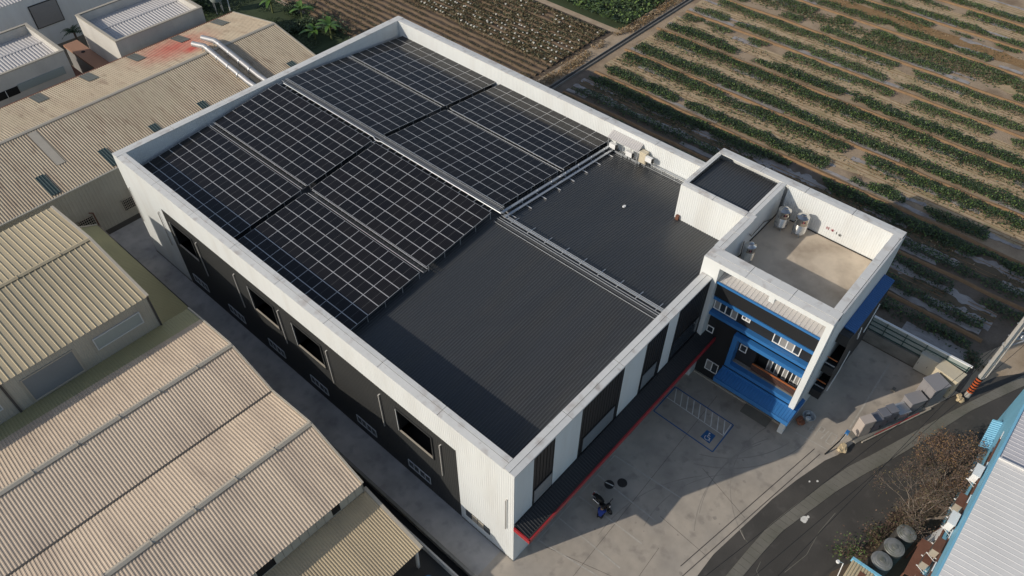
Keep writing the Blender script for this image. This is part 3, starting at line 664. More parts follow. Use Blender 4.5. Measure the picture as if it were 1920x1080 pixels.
for k, mi in ((2.03, 0), (2.55, 1), (3.1, 1), (3.62, 0)): w.box(-.05, k, .95, -.022, k+.48, 1.65, mi=mi)
w = w.build('window', ['glass', 'sill'], fac)
for y in (.58, 6.0, 11.56, 16.88, 22.26, 27.6, 32.6, 37.95, 42.45):    # overflow downpipes
    p = MB(); p.tube([(.02, y-.1, 7.62), (-.06, y-.06, 7.6), (-.10, y-.02, 7.52), (-.10, y, 3.95)], .042, 8); p.build('downpipe', 'pipe', fac, smooth=50)
b = MB()                                                     # front canopy with red fascia
b.corr((.06, 0, 5.02), (1, 0, 0), (0, -1.16, -.36), (0, .3, 1), 20.8, .2, .025, .05, .025)
b.quad((.06, 0, 4.4), (20.86, 0, 4.4), (20.86, -1.16, 4.4), (.06, -1.16, 4.4)); b.box(.06, -.06, 5.03, 20.1, -.005, 5.13)
b.box(.1, -1.14, 4.70, 20.84, -1.06, 4.74, mi=1)
b = b.build('front_canopy', ['black', 'dark'], fac)
f = MB(); f.box(.0, -1.26, 4.36, 20.88, -1.165, 4.74); f.box(-.04, -1.26, 4.36, .055, -.003, 4.74)
f.build('red_fascia', 'red', b)
for x0, x1 in ((2.0, 5.6), (6.6, 10.0), (12.5, 15.9), (17.2, 19.2)):
    d = MB(); d.box(x0, -.05, .01, x1, -.005, 3.9)
    for k in np.arange(.2, 3.8, .22): d.box(x0, -.065, k, x1, -.05, k+.05)
    d.build('roller_door', 'shutter', fac)
b = MB(); b.box(-.05, 37.2, -.02, -.003, FL, .12); b.box(-.05, 0, -.02, -.003, 4.6, .10); b.build('plinth', 'wallc', fac)

# ---------------------------------------------------------------- solar arrays
PC = 9.25; NX, NY = 7, 8; PW, PL = .955, 1.598
th = math.atan(SL)
def panel_mesh():
    b = MB(); x, y, t = PW/2-.003, PL/2-.003, .035; f = .024; g = .017
    b.box(-x, -y, -t, x, y, 0, 0)
    b.quad((-x+f, -y+g, .002), (x-f, -y+g, .002), (x-f, y-g, .002), (-x+f, y-g, .002), mi=1)
    me = bpy.data.meshes.new('solar_panel'); me.from_pydata(b.v, [], b.f); me.materials.append(M['pframe']); me.materials.append(M['cells'])
    me.polygons.foreach_set('material_index', b.m); me.update(); return me
PM = panel_mesh()
def pz(x): return PC+SL*min(x, FW-x)
SEC = [(1.05, 'left outer'), (8.36, 'left inner'), (16.21, 'right inner'), (23.42, 'right outer')]
LAB = {(0, 1): 'solar array in the far left corner beside the blue shaded parapet', (1, 1): 'far solar array just left of the bright ridge tray',
       (2, 1): 'far solar array just right of the bright ridge tray', (3, 1): 'solar array in the farthest corner under the sunlit white parapet',
       (0, 0): 'solar array along the alley side parapet, nearest the camera', (1, 0): 'solar array left of the ridge, ending at the bare roof',
       (2, 0): 'solar array right of the ridge, ending at the galvanised cross trays', (3, 0): 'solar array by the right parapet next to the inverter boxes'}
for si, (xs, _) in enumerate(SEC):
    for sj, ys in enumerate((15.64, 28.92)):
        rt = thing('solar_array', LAB[(si, sj)], 'solar array', (xs, ys, pz(xs)), group='solar arrays on the factory roof')
        ph = -th if xs < XR else th
        for i in range(NX):
            for j in range(NY):
                x = xs+(i+.5)*PW; o = link('solar_panel', PM, rt); o.location = (x-xs, (j+.5)*PL, pz(x)-pz(xs)); o.rotation_euler[1] = ph
        b = MB(); xe = xs+NX*PW
        for j in range(NY):
            for q in (.28, .72):
                y = ys+(j+q)*PL; b.beam((xs, y, pz(xs)-.09), (xe, y, pz(xe)-.09), .05, .08)
        for j in range(NY+1):
            for x in np.arange(xs+.25, xe, 1.6):
                y = min(max(ys+j*PL, ys+.06), ys+NY*PL-.06); b.beam((x, y, roofz(x)), (x, y, pz(x)-.06), .05, .05)
        b.build('mounting_frame', 'galv', rt)
# walkways between the arrays
for x0, x1, lab in ((7.76, 8.34, 'left'), (22.9, 23.4, 'right')):
    for ys, fb in ((15.4, 'near'), (28.92, 'far')):
        w = thing('roof_walkway', f'narrow grating walkway between the two {lab} hand arrays, {fb} half of the roof', 'walkway', ((x0+x1)/2, ys, pz(x0)), group='walkways between the solar arrays')
        b = MB(); za, zb = pz(x0)+.0, pz(x1)+.0
        for k in np.arange(ys, ys+NY*PL, .4): b.beam((x0+.12, k, za-.05), (x1-.12, k, zb-.05), .03, .02)
        for u in np.arange(.24, x1-x0-.2, .1): b.beam((x0+u, ys, pz(x0+u)-.035), (x0+u, ys+NY*PL, pz(x0+u)-.035), .012, .02)
        b.build('grating', 'grating', w)
        for u, z in ((.10, .03), (x1-x0-.08, .03)):
            r = MB(); r.beam((x0+u, ys, pz(x0+u)+z), (x0+u, ys+NY*PL, pz(x0+u)+z), .032, .04); r.build('edge_rail', 'alu', w)
w = thing('ridge_walkway', 'bright ridge tray and walkway running between the left and right solar arrays', 'walkway', (XR, 15.3, zr))
b = MB(); b.tube([(15.42, 15.0, 10.80), (15.42, 28.2, 10.80), (15.36, 28.5, 10.72), (15.36, 28.9, 10.72), (15.44, 29.1, 10.8), (15.44, 41.2, 10.8)], .062, 10); b.build('tray_pipe', 'galv', w, smooth=50)
b = MB(); b.box(15.58, 15.3, 10.70, 15.98, 41.7, 10.73)
for y in np.arange(15.4, 41.7, .3): b.beam((15.58, y, 10.745), (15.98, y, 10.745), .02, .02)
b.build('grating', 'grating', w)
for x in (15.60, 15.97, 16.11):
    b = MB(); b.beam((x, 15.3, 10.79), (x, 41.7, 10.79), .026, .04); b.build('edge_rail', 'galv', w)
b = MB()
for y in np.arange(15.9, 41.6, .8): b.beam((14.98, y, 10.66), (15.40, y, 10.72), .045, .045)
b.beam((14.99, 15.7, 10.68), (14.99, 41.6, 10.68), .03, .03); b.build('bracket', 'galv', w)
w = thing('cable_tray', 'twin galvanised cable trays crossing the right roof slope in front of the arrays', 'cable tray', (22, 15.2, 9))
for dy, dz in ((15.28, .42), (14.92, .22)):
    b = MB(); b.beam((15.7, dy, roofz(15.7)+dz), (29.95, dy, roofz(29.95)+dz), .20, .09); b.build('tray', 'galv', w)
b = MB()
for x in np.arange(16.4, 29.8, 1.75):
    b.beam((x, 14.35, roofz(x)+.09), (x, 15.4, roofz(x)+.09), .06, .05); b.beam((x, 15.3, roofz(x)+.05), (x, 15.3, roofz(x)+.5), .05, .05)
b.build('bracket', 'alu', w)
# inverters and their small roof on the far parapet
xw = FW-T-.04
w = thing('equipment_canopy', 'small ribbed white roof on brackets above two inverter boxes on the parapet', 'canopy', (xw, 13.9, 9.8))
b = MB(); b.corr((xw, 15.5, 10.35), (0, -1, 0), (-.75, 0, -.35), (.4, 0, 1), 3.1, .2, .03, .07, .02); b.quad((xw, 15.5, 10.33), (xw, 12.4, 10.33), (xw-.75, 12.4, 9.98), (xw-.75, 15.5, 9.98)); b.build('sheet', 'pale_roof', w)
for y in (12.45, 13.9, 15.4):
    b = MB(); b.beam((xw-.7, y, 9.98), (xw-.7, y, 8.7), .05, .05); b.beam((xw-.02, y, 9.9), (xw-.7, y, 9.98), .05, .05); b.build('post', 'galv', w)
w = thing('inverter', 'white inverter box under the left end of the small parapet roof', 'inverter', (xw-.5, 14.9, 8.9), group='inverter boxes on the parapet')
b = MB(); b.box(xw-.75, 14.65, 9.1, xw-.5, 15.25, 9.55); b.build('housing', 'frame', w)
b = MB(); b.box(xw-.70, 14.5, 9.15, xw-.55, 14.64, 9.5); b.beam((xw-.6, 14.8, 9.1), (xw-.6, 14.8, 8.65), .05, .05); b.beam((xw-.6, 15.1, 9.1), (xw-.6, 15.1, 8.65), .05, .05); b.build('bracket', 'blackp', w)
dup(w, (xw-.5, 13.2, 8.9), 'white inverter box under the right end of the small parapet roof')
dup(w, (xw-.4, 11.35, 9.2), 'small white box beside the beige electrical cabinet on the parapet')
w = thing('electrical_cabinet', 'beige electrical cabinet on legs against the sunlit parapet', 'cabinet', (xw-.35, 12.0, 8.7))
b = MB(); b.box(xw-.55, 11.7, 8.95, xw-.12, 12.35, 10.0); b.build('housing', 'cream', w)
b = MB(); b.box(xw-.575, 11.76, 9.05, xw-.552, 12.29, 9.9); b.build('door', 'cream', w)
for y in (11.75, 12.3):
    b = MB(); b.box(xw-.5, y-.03, 8.6, xw-.44, y+.03, 8.95); b.build('leg', 'galv', w)
w = thing('conduit', 'grey conduit on stands along the base of the sunlit parapet', 'conduit', (xw-.2, 11, 9))
b = MB(); b.beam((xw-.25, 11.3, 9.05), (xw-.2, 6.3, 9.05), .14, .09); b.beam((xw-.55, 15.3, 8.78), (xw-.5, 12.2, 8.78), .16, .1); b.build('trunking', 'galv', w)
for y in (10.2, 8.9, 7.5):
    b = MB(); b.beam((xw-.25, y, 9.0), (xw-.25, y, 8.55), .05, .05); b.build('stand', 'galv', w)
b = MB(); b.sphere((23.6, 9.6, roofz(23.6)+.1), .13, 8, sq=(1.5, 1, .6), jit=.2); b.build('white_rag', 'frame', label='tiny white scrap lying on the dark ribbed roof', category='scrap')

# ================================================================ OFFICE BLOCK
off = thing('office_block', 'white framed office block with black walls and bright blue ledges', 'office building', (20.15, -8.3, 0))
X0, X1, Y0, Y1, HQ = 20.15, 31.43, -8.3, .92, 12.29
XW = 20.9
b = MB()                                                     # white shell
b.quad((XW, Y0, 0), (X1, Y0, 0), (X1, Y0, HQ-.06), (XW, Y0, HQ-.06))
b.quad((X1, Y0, 0), (X1, 6.2, 0), (X1, 6.2, HQ-.06), (X1, Y0, HQ-.06))
b.quad((25.45, 6.2, 6), (X1, 6.2, 6), (X1, 6.2, HQ-.06), (25.45, 6.2, HQ-.06)); b.quad((X0, Y1, 6), (25.45, Y1, 6), (25.45, Y1, HQ-.06), (X0, Y1, HQ-.06))
b.corr((25.45, 6.2, 8.3), (0, -1, 0), (0, 0, HQ-.06-8.3), (-1, 0, 0), 6.2-Y1, 0.17, .014, .06, .02)
# terrace inner faces
tx0, tx1, ty0, ty1, tz = 21.4, 30.63, -7.66, .2, 9.42
b.corr((tx1, ty1, tz), (0, -1, 0), (0, 0, HQ-.06-tz), (-1, 0, 0), ty1-ty0, 0.17, .014, .06, .02)
b.quad((tx0, ty1, tz), (25.45, ty1, tz), (25.45, ty1, HQ-.06), (tx0, ty1, HQ-.06)); b.quad((25.45, .42, tz), (tx1, .42, tz), (tx1, .42, HQ-.06), (25.45, .42, HQ-.06)); b.quad((25.45, ty1, tz), (25.45, .42, tz), (25.45, .42, HQ-.06), (25.45, ty1, HQ-.06))
b.quad((tx0, ty0, tz), (tx1, ty0, tz), (tx1, ty0, HQ-.06), (tx0, ty0, HQ-.06)); b.box(tx0-.12, ty0, tz-.2, tx0, ty1, HQ-.06)
# front frame
b.box(X0, Y0, 11.83, 20.62, Y1, HQ-.06); b.box(X0, -.35, 0, XW+.3, Y1, 11.83); b.box(X0, Y0, 0, 20.78, -7.9, 11.83)
b.box(20.17, -4.4, 11.35, 20.62, -4.02, 11.83)
b.box(20.62, Y0, 11.83, 21.28, Y1, HQ-.1)
b.build('white_shell', 'white', off)
b = MB()
b.quad((tx0-.1, ty0-.1, tz), (tx1+.1, ty0-.1, tz), (tx1+.1, .5, tz), (tx0-.1, .5, tz)); b.build('terrace_floor', 'floor', off)
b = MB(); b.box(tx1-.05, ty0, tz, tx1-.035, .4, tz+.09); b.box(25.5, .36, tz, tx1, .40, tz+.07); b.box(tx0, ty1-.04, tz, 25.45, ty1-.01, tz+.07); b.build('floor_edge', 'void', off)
b = MB()                                                     # coping
coping(b, (X0, Y0, 0), (X0, Y1, 0), (1, 0, 0), HQ, .55, 1.25, 3.1); coping(b, (X1, Y0+.02, 0), (X1, 6.2, 0), (-1, 0, 0), HQ, .42, .78, 3.5)
coping(b, (X0+1.3, Y0, 0), (X1-.8, Y0, 0), (0, 1, 0), HQ, .1, .62, 1.95); coping(b, (X0+1.3, Y1, 0), (25.45, Y1, 0), (0, -1, 0), HQ, .36, .7, 2.1)
coping(b, (25.45, Y1, 0), (25.45, 6.2, 0), (1, 0, 0), HQ, .25, .5, 2.6); coping(b, (25.97, .92, 0), (30.6, .92, 0), (0, -1, 0), HQ, .2, .48, 2.3); coping(b, (25.97, 6.2, 0), (30.6, 6.2, 0), (0, -1, 0), HQ, .2, .3, 2.3)
b.box(25.46, .24, HQ-.06, 25.96, .9, HQ+.004); b.build('coping', 'coping', off)
b = MB(); b.corr((25.95, 5.92, HQ-.32), (0, -1, 0), (4.72, 0, -.14), (0, 0, 1), 5.0, .2, .035, .06, .03); b.build('tower_roof', 'roof', off)
b = MB(); b.corr((25.45-.02, .2, 9.3), (0, 1, 0), (0, 0, 1), (-1, 0, 0), .0+.2, .2); 
b = MB()                                                     # black front walls
b.box(XW, -2.0+0, .15, XW+.3, Y1-1.3, 10.4); b.box(XW, -7.9, .15, XW+.02, -2.0, 3.4); b.box(XW, -4.4, 3.4, XW+.02, -2.0, 10.4); b.box(XW, -7.9, 6.1, XW+.02, -4.4, 10.4)
b.box(20.5, -7.9, 9.0, XW, -.36, 10.42)
b.quad((21.5, -7.9, 3.7), (21.5, -4.4, 3.7), (21.5, -4.4, 6.3), (21.5, -7.9, 6.3)); b.quad((XW+.02, -4.4, 3.7), (21.5, -4.4, 3.7), (21.5, -4.4, 6.3), (XW+.02, -4.4, 6.3)); b.quad((XW+.02, -7.9, 6.15), (21.5, -7.9, 6.15), (21.5, -4.4, 6.15), (XW+.02, -4.4, 6.15))
b.build('black_wall', 'black', off)
b = MB(); b.corr((20.34, -.37, 10.47), (0, -1, 0), (1.05, 0, .26), (-.25, 0, 1), 7.5, .3, .03, .05, .02); b.quad((20.34, -.37, 10.44), (21.39, -.37, 10.7), (21.39, -7.87, 10.7), (20.34, -7.87, 10.44)); b.build('upper_sheet_roof', 'pale_roof', off)
b = MB(); b.box(20.26, -7.89, 10.38, 20.335, -.36, 10.55); b.build('blue_trim', 'blue', off)
b = MB(); b.box(20.55, -7.89, 8.58, XW-.005, -.36, 8.86); b.build('blue_ledge', 'blue', off)
b = MB(); b.box(20.48, -7.89, 7.06, XW-.005, -.36, 7.34); b.build('blue_ledge', 'blue', off)
b = MB()
b.box(20.2, -7.89, 6.42, 20.62, -2.66, 6.78); b.box(20.2, -7.89, 3.38, XW-.005, -2.66, 3.74); b.box(20.2, -3.02, 3.74, XW-.005, -2.66, 6.42)
b.build('blue_portal', 'blue', off)
b = MB(); b.box(20.62, -7.89, 3.74, 21.5, -3.0, 3.78); b.build('balcony_floor', 'wallc', off)
def owin(a, c, z0, z1, mull, par=off, xx=XW, gm=None, bars=False):
    w = MB(); t = .065
    for p in [(a, z0, c, z0+t), (a, z1-t, c, z1), (a, z0+t, a+t, z1-t), (c-t, z0+t, c, z1-t)]+[(a+(c-a)*u-t*.6, z0+t, a+(c-a)*u+t*.6, z1-t) for u in mull]: w.box(xx-.07, p[0], p[1], xx-.02, p[2], p[3])
    if bars:
        for u in np.linspace(a+.15, c-.15, 5): w.box(xx-.06, u-.012, z0+t, xx-.045, u+.012, z0+.45)
    w = w.build('window', 'frame', par); g = MB(); ed = [0]+list(mull)+[1]
    for i, (u0, u1) in enumerate(zip(ed, ed[1:])):
        g.box(xx-.03, a+(c-a)*u0+.03, z0+.03, xx-.006, a+(c-a)*u1-.03, z1-.03, mi=(gm[i] if gm else 0))
    g.build('pane', ['glass', 'shutter'], w)
owin(-2.25, -.42, 7.45, 8.36, (.25, .5, .75), gm=(1, 0, 0, 1)); owin(-3.22, -2.58, 7.92, 8.32, (.5,), gm=(1, 0)); owin(-7.04, -5.03, 7.45, 8.34, (.25, .5, .75), gm=(0, 1, 1, 0))
owin(-.93, -.40, 4.93, 5.58, ()); owin(-2.14, -1.10, 1.02, 2.12, (.5,), gm=(0, 1)); owin(-3.67, -3.13, 4.92, 5.62, ())
owin(-6.15, -5.2, 3.85, 5.75, (.33, .66), xx=21.5, gm=(1, 0, 1)); owin(-6.75, -6.4, 3.85, 5.75, (), xx=21.5, gm=(1,)); owin(-7.65, -7.0, 3.85, 5.75, (.5,), xx=21.5, gm=(1, 0), bars=True)
b = MB(); b.box(20.72, -7.89, 4.42, 20.80, -4.4, 4.50); b.build('balcony_rail', 'orange', off)
b = MB(); b.box(20.74, -7.89, 3.78, 20.77, -4.4, 4.40)
for k in np.arange(-7.85, -4.4, .09): b.box(20.725, k, 3.8, 20.739, k+.03, 4.4, mi=1)
b.build('balcony_screen', ['black', 'rust'], off)
b = MB(); b.corr((20.19, -2.62, 3.16), (0, -1, 0), (-1.05, 0, -.24), (-.22, 0, 1), 5.9, .22, .03, .05, .02)
b.quad((20.19, -2.62, 3.1), (20.19, -8.5, 3.1), (19.14, -8.5, 2.84), (19.14, -2.62, 2.84)); b.box(20.1, -7.89, 3.1, 20.19, -2.62, 3.3)
b.box(19.04, -8.54, 2.58, 19.12, -2.6, 2.96); b.box(19.12, -8.54, 2.62, 21.6, -8.46, 3.0); b.box(19.12, -2.62, 2.62, 20.19, -2.56, 2.96); b.box(20.19, -8.46, 2.9, 21.6, -8.31, 3.06)
b.build('blue_awning', 'blue', off)
b = MB(); b.box(20.78, -7.9, .0, XW-.004, -.4, .16); b.build('plinth', 'sill', off)
b = MB(); b.prism([(19.9, -7.15), (20.78, -7.15), (20.78, -5.0), (19.9, -5.0)], 0.005, [.02, .13, .13, .02]); b.build('entrance_ramp', 'drain', off)
for y in (-3.2, -5.6, -7.2):
    b = MB(); b.box(XW-.03, y-.5, .16, XW-.004, y+.5, 2.4); b.build('glass_door', 'glass', off)
b = MB()                                                     # small writing on the terrace wall: two red and one dark sign
xk = tx1-.045
def wall_mark(y, z, segs, s=.25, mi=0):
    for u0, v0, u1, v1 in segs: b.beam((xk, y-u0*s, z+v0*s), (xk, y-u1*s, z+v1*s), .024, .024, mi, up=(1, 0, 0))
g1 = [(.0, .6, .5, .6), (.25, 0, .25, 1), (.6, .8, 1, .8), (.8, 1, .8, 0), (.55, .4, .7, .3)]
g2 = [(0, .7, 1, .7), (.5, 0, .5, 1), (.15, .2, .5, .5), (.85, .2, .5, .5), (.2, .45, .8, .45)]
wall_mark(-3.35, 10.2, g1); wall_mark(-3.72, 10.2, g2); wall_mark(-4.15, 10.15, [(.1, .9, 0, .6), (.1, .8, .1, 0)], mi=1); wall_mark(-4.32, 10.1, [(0, .6, 1, .6), (.5, 0, .5, 1), (.2, .1, .3, .4), (.8, .1, .7, .4)], mi=1)
b.build('wall_writing', ['ink_r', 'ink_k'], off)
# exterior stair in its black cage on the right-hand side
st = thing('exterior_staircase', 'black clad outside staircase with a narrow blue ribbed roof', 'staircase', (27, -8.7, 0))
b = MB(); xa, xb, ya, yb = 23.6, 30.6, -9.06, -8.32
b.quad((xa+.3, ya, 2.0), (xb, ya, 2.0), (xb, ya, 8.55), (xa+.3, ya, 8.55)); b.quad((xb, ya, 2.0), (xb, yb, 2.0), (xb, yb, 8.55), (xb, ya, 8.55))
b.box(xa+.2, ya+.03, 2.0, xb-.02, yb, 2.12); b.box(xa, ya+.02, 4.9, xb-.02, yb, 5.05); b.box(xa-.15, ya-.02, 7.7, xa+.5, yb, 8.62); b.box(xa-.5, ya-.02, 2.0, xa+.35, yb, 2.75); b.box(xa-.25, ya-.02, 4.55, xa+.35, yb, 5.3)
b.build('cladding', 'black', st)
b = MB(); b.corr((xa+.5, yb, 8.74), (1, 0, 0), (0, ya-.06-yb, -.1), (0, .1, 1), xb-xa-.4, .2, .03, .07, .025); b.box(xa+.5, ya-.05, 8.5, xb+.08, yb, 8.62); b.build('blue_roof', 'blue_shade', st)
b = MB(); n = 16
for k in range(n): b.box(xa+.6+k*.32, ya+.05, 2.2+k*.16, xa+.95+k*.32, yb, 2.25+k*.16)
b.build('flight', 'dark', st)
for z, m in ((3.55, 'orange'), (6.15, 'orange'), (3.0, 'galv'), (5.55, 'galv')):
    b = MB(); b.beam((xa-.2, ya+.02, z), (xa-.2, yb, z), .06, .06); b.build('handrail', m, st)
for pts in (((29.2, ya-.05, 7.4), (28.4, ya-.1, 6.2), (27.9, ya-.1, 5.4)), ((26.0, ya-.06, 7.6), (25.5, ya-.2, 7.0), (25.5, ya-.2, 6.9), (25.9, ya-.06, 7.1)), ((26.4, ya-.05, 4.6), (25.6, ya-.1, 3.0), (24.6, ya-.1, 1.6))):
    b = MB(); b.tube(pts, .035, 6); b.build('hanging_hose', 'frame', st, smooth=60)
# steel water tanks on the terrace
def water_tank(lab, loc, r=.48, h=1.55, grp='water tanks on the office terrace', writing=True):
    w = thing('water_tank', lab, 'water tank', loc, group=grp)
    b = MB(); pr = [(r*.9, .34)]
    for k in range(7): z = .38+k*.11; pr += [(r, z), (r+.018, z+.03), (r, z+.07), (r-.012, z+.09)]
    pr += [(r, .34+.8), (r, .34+h-.25), (r*.97, .34+h-.16), (r*.55, .34+h-.04), (.2, .34+h)]
    b.lathe(pr, loc, 26); b.build('tank_body', 'steel', w, smooth=40)
    b = MB(); b.lathe([(.2, .34+h-.005), (.2, .34+h+.05), (.17, .34+h+.07), (.03, .34+h+.085)], loc, 16); b.build('lid', 'steel', w, smooth=40)
    for k in range(4):
        t = k*math.pi/2+.6; b = MB(); b.beam((loc[0]+r*.85*math.cos(t), loc[1]+r*.85*math.sin(t), loc[2]), (loc[0]+r*.85*math.cos(t), loc[1]+r*.85*math.sin(t), loc[2]+.4), .06, .06); b.build('leg', 'galv', w)
    b = MB(); b.lathe([(r*.95, .30), (r*.99, .30), (r*.99, .36), (r*.95, .36)], loc, 22); b.build('stand_ring', 'galv', w)
    if writing:
        b = MB()
        for i, (t, mi) in enumerate(((-2.75, 0), (-2.56, 1), (-2.37, 0))):
            for dt in (-.06, .05): b.beam((loc[0]+(r+.012)*math.cos(t+dt), loc[1]+(r+.012)*math.sin(t+dt), loc[2]+h-.1), (loc[0]+(r+.012)*math.cos(t+dt), loc[1]+(r+.012)*math.sin(t+dt), loc[2]+h+.06), .03, .03, mi)
            b.beam((loc[0]+(r+.012)*math.cos(t-.06), loc[1]+(r+.012)*math.sin(t-.06), loc[2]+h-.02), (loc[0]+(r+.012)*math.cos(t+.05), loc[1]+(r+.012)*math.sin(t+.05), loc[2]+h-.02), .03, .03, mi)
        b.build('printed_mark', ['ink_k', 'ink_r'], w)
    return w
water_tank('ribbed steel water tank in the terrace corner below the dark tower roof', (29.35, -.5, 9.43))
water_tank('ribbed steel water tank half in the sun on the terrace', (29.55, -1.85, 9.43))
water_tank('ribbed steel water tank alone by the near left terrace parapet', (24.45, -.45, 9.43), .42, 1.4)
b = MB(); b.tube([(29.3, .2, 9.9), (28.0, .3, 10.4), (26.2, .3, 10.2), (25.0, .05, 11.4)], .03, 6); b.tube([(24.6, .1, 9.5), (24.5, .1, 11.0)], .03, 6)
b.build('water_pipe', 'dark', label='thin dark water pipes on the shaded terrace wall behind the tanks', category='pipe')
b = MB(); b.box(25.2, 5.75, roofz(25), 25.4, 6.0, roofz(25)+.4); b.build('brown_box', 'rust', label='small brown box against the white tower wall on the roof', category='box')

# ================================================================ WAREHOUSES ON THE LEFT
# long tan warehouse behind (ridge along x)
t1 = thing('warehouse', 'long low warehouse with weathered tan ribbed roof and red overspray', 'warehouse', (-8, 48.2, 0))
EX0, EX1, ye, yr, yb, ze, zr_ = -26, 24.65, 48.2, 56.5, 64.8, 6.0, 7.55
b = MB(); b.corr((EX0, ye-.15, ze-.03), (1, 0, 0), (0, yr-ye+.15, zr_-ze+.03), (0, -.18, 1), EX1-EX0, .23, .042, .065, .04); b.build('front_roof', 'tan_roof', t1)
b = MB(); b.corr((EX0, yr, zr_), (1, 0, 0), (0, yb-yr, ze-zr_), (0, .18, 1), EX1-EX0, .23, .042, .065, .04); b.build('rear_roof', 'tan_roof_red', t1)
b = MB()
for k in np.arange(EX0, EX1, 2.9): b.prism([(k+.01, yr-.22), (min(k+2.89, EX1), yr-.22), (min(k+2.89, EX1), yr+.22), (k+.01, yr+.22)], zr_+.0, [zr_+.03, zr_+.03, zr_+.03, zr_+.03])
b.quad((EX0, yr-.22, zr_+.04), (EX1, yr-.22, zr_+.04), (EX1, yr, zr_+.1), (EX0, yr, zr_+.1)); b.quad((EX0, yr, zr_+.1), (EX1, yr, zr_+.1), (EX1, yr+.22, zr_+.04), (EX0, yr+.22, zr_+.04))
b.build('ridge_cap', 'ridge', t1)
b = MB(); b.corr((EX0, ye, 0), (1, 0, 0), (0, 0, ze-.05), (0, -1, 0), EX1-EX0, .3, .02, .08, .03); b.quad((EX1, ye, 0), (EX1, yb, 0), (EX1, yb, ze-.05), (EX1, yr, zr_-.05), (EX1, ye, ze-.05)); b.quad((EX1, yb, 0), (EX0, yb, 0), (EX0, yb, ze-.05), (EX1, yb, ze-.05))
b.build('wall', 'beige_wall', t1)
b = MB(); b.box(EX0, ye-.28, ze-.14, EX1, ye-.1, ze-.0); b.build('gutter', 'beige_wall', t1)
b = MB(); b.box(EX0, yb+.0, ze-.1, EX1, yb+.2, ze+.02); b.build('rear_gutter', 'rust', t1)
b = MB(); b.beam((EX1, ye-.15, ze+.03), (EX1, yr, zr_+.06), .16, .07); b.beam((EX1, yr, zr_+.06), (EX1, yb, ze+.05), .16, .07); b.build('verge_trim', 'ridge', t1)
b = MB(); b.box(-4, ye-.06, 0, EX1, ye-.0-.025, .55); b.build('dark_plinth', 'seam', t1)
s1 = (zr_-ze)/(yr-ye)
def rp(x, y, dz=.075): return (x, y, ze+s1*(y-ye)+dz) if y < yr else (x, y, zr_-s1*(y-yr)+dz)
for i, (x, y0, y1) in enumerate([(-4.02, 48.3, 51.0), (1.45, 48.3, 50.7), (6.45, 49.8, 50.8), (11.55, 49.8, 50.8), (16.9, 49.8, 50.8), (21.85, 49.5, 50.5)]+[(x, 62.0, 64.6) for x in (1.6, 6.72, 11.85, 17, 21.95)]):
    hw = .36 if y1 < 55 else .5
    b = MB(); b.quad(rp(x-hw, y0), rp(x+hw, y0), rp(x+hw, y1), rp(x-hw, y1))
    for u in (-hw, -hw/3, hw/3, hw): b.beam(rp(x+u, y0, .09), rp(x+u, y1, .09), .05, .03, mi=1)
    b.build('skylight', ['skylight', 'skyframe'] if y1 < 55 else ['oldsky', 'oldsky'], t1)
b = MB(); b.quad(rp(-2.3, 51.2, .065), rp(-1.55, 51.2, .065), rp(-1.5, 56.1, .065), rp(-2.25, 56.1, .065)); b.build('pale_sheet', 'ridge', t1)
def grille(xx0, xx1, z0, z1, par):
    w = MB()
    for p in ((xx0, z0, xx1, z0+.05), (xx0, z1-.05, xx1, z1), (xx0, z0, xx0+.05, z1), (xx1-.05, z0, xx1, z1)): w.box(p[0], ye-.09, p[1], p[2], ye-.03, p[3])
    for u in np.linspace(xx0, xx1, 9)[1:-1]: w.box(u-.015, ye-.08, z0, u+.015, ye-.04, z1)
    for u in np.linspace(z0, z1, 6)[1:-1]: w.box(xx0, ye-.075, u-.012, xx1, ye-.045, u+.012)
    w = w.build('window', 'ridge', par); g = MB(); g.quad((xx0, ye-.025, z0), (xx1, ye-.025, z0), (xx1, ye-.025, z1), (xx0, ye-.025, z1)); g.build('pane', 'void', w)
grille(.35, 1.6, 1.4, 2.65, t1); grille(-3.7, -2.3, 1.5, 2.75, t1)
b = MB(); b.tube([(-2.2, ye-.1, .3), (-2.2, ye-.1, 2.9), (-2.5, ye-.12, 3.1)], .05, 6); b.build('drain_pipe', 'rust', t1)
for lab, xa_ in (('galvanised exhaust duct on the tan roof, the one nearer the main factory', 17.9), ('galvanised exhaust duct on the tan roof, ending lower beside the red stain', 16.55)):
    w = thing('exhaust_duct', lab, 'duct', (xa_, 49, 6.5), group='exhaust ducts on the tan warehouse roof'); dy = .4 if xa_ > 17 else 0
    P = [(xa_+.15, 47.6, 6.55), (xa_+.1, 50, 6.75), (xa_, 56.3, 7.95), (xa_, 56.9+dy*.5, 8.05), (xa_-.35, 58.6+dy, 7.85)]
    b = MB(); b.tube(P, .27, 14); b.build('pipe', 'duct', w, smooth=50)
    b = MB(); d = (Vector(P[-1])-Vector(P[-2])).normalized(); b.tube([Vector(P[-1])+d*.005, Vector(P[-1])+d*.02], [.25, .25], 14); b.build('mouth', 'shutter', w)
    for y in (51.4, 53.0, 54.7, 56.35, 57.0):
        t = (y-50)/6.3; z = 6.75+1.2*min(t, 1.02); b = MB(); b.tube([(xa_+.02, y-.05, z-.01), (xa_+.02, y+.05, z+.01)], .295, 14); b.build('joint_ring', 'galv', w)
        b = MB(); b.beam((xa_-.28, y, rp(0, min(y, 56.3))[2]-.05), (xa_-.28, y, z), .05, .05); b.beam((xa_+.28, y, rp(0, min(y, 56.3))[2]-.05), (xa_+.28, y, z), .05, .05); b.build('support', 'galv', w)

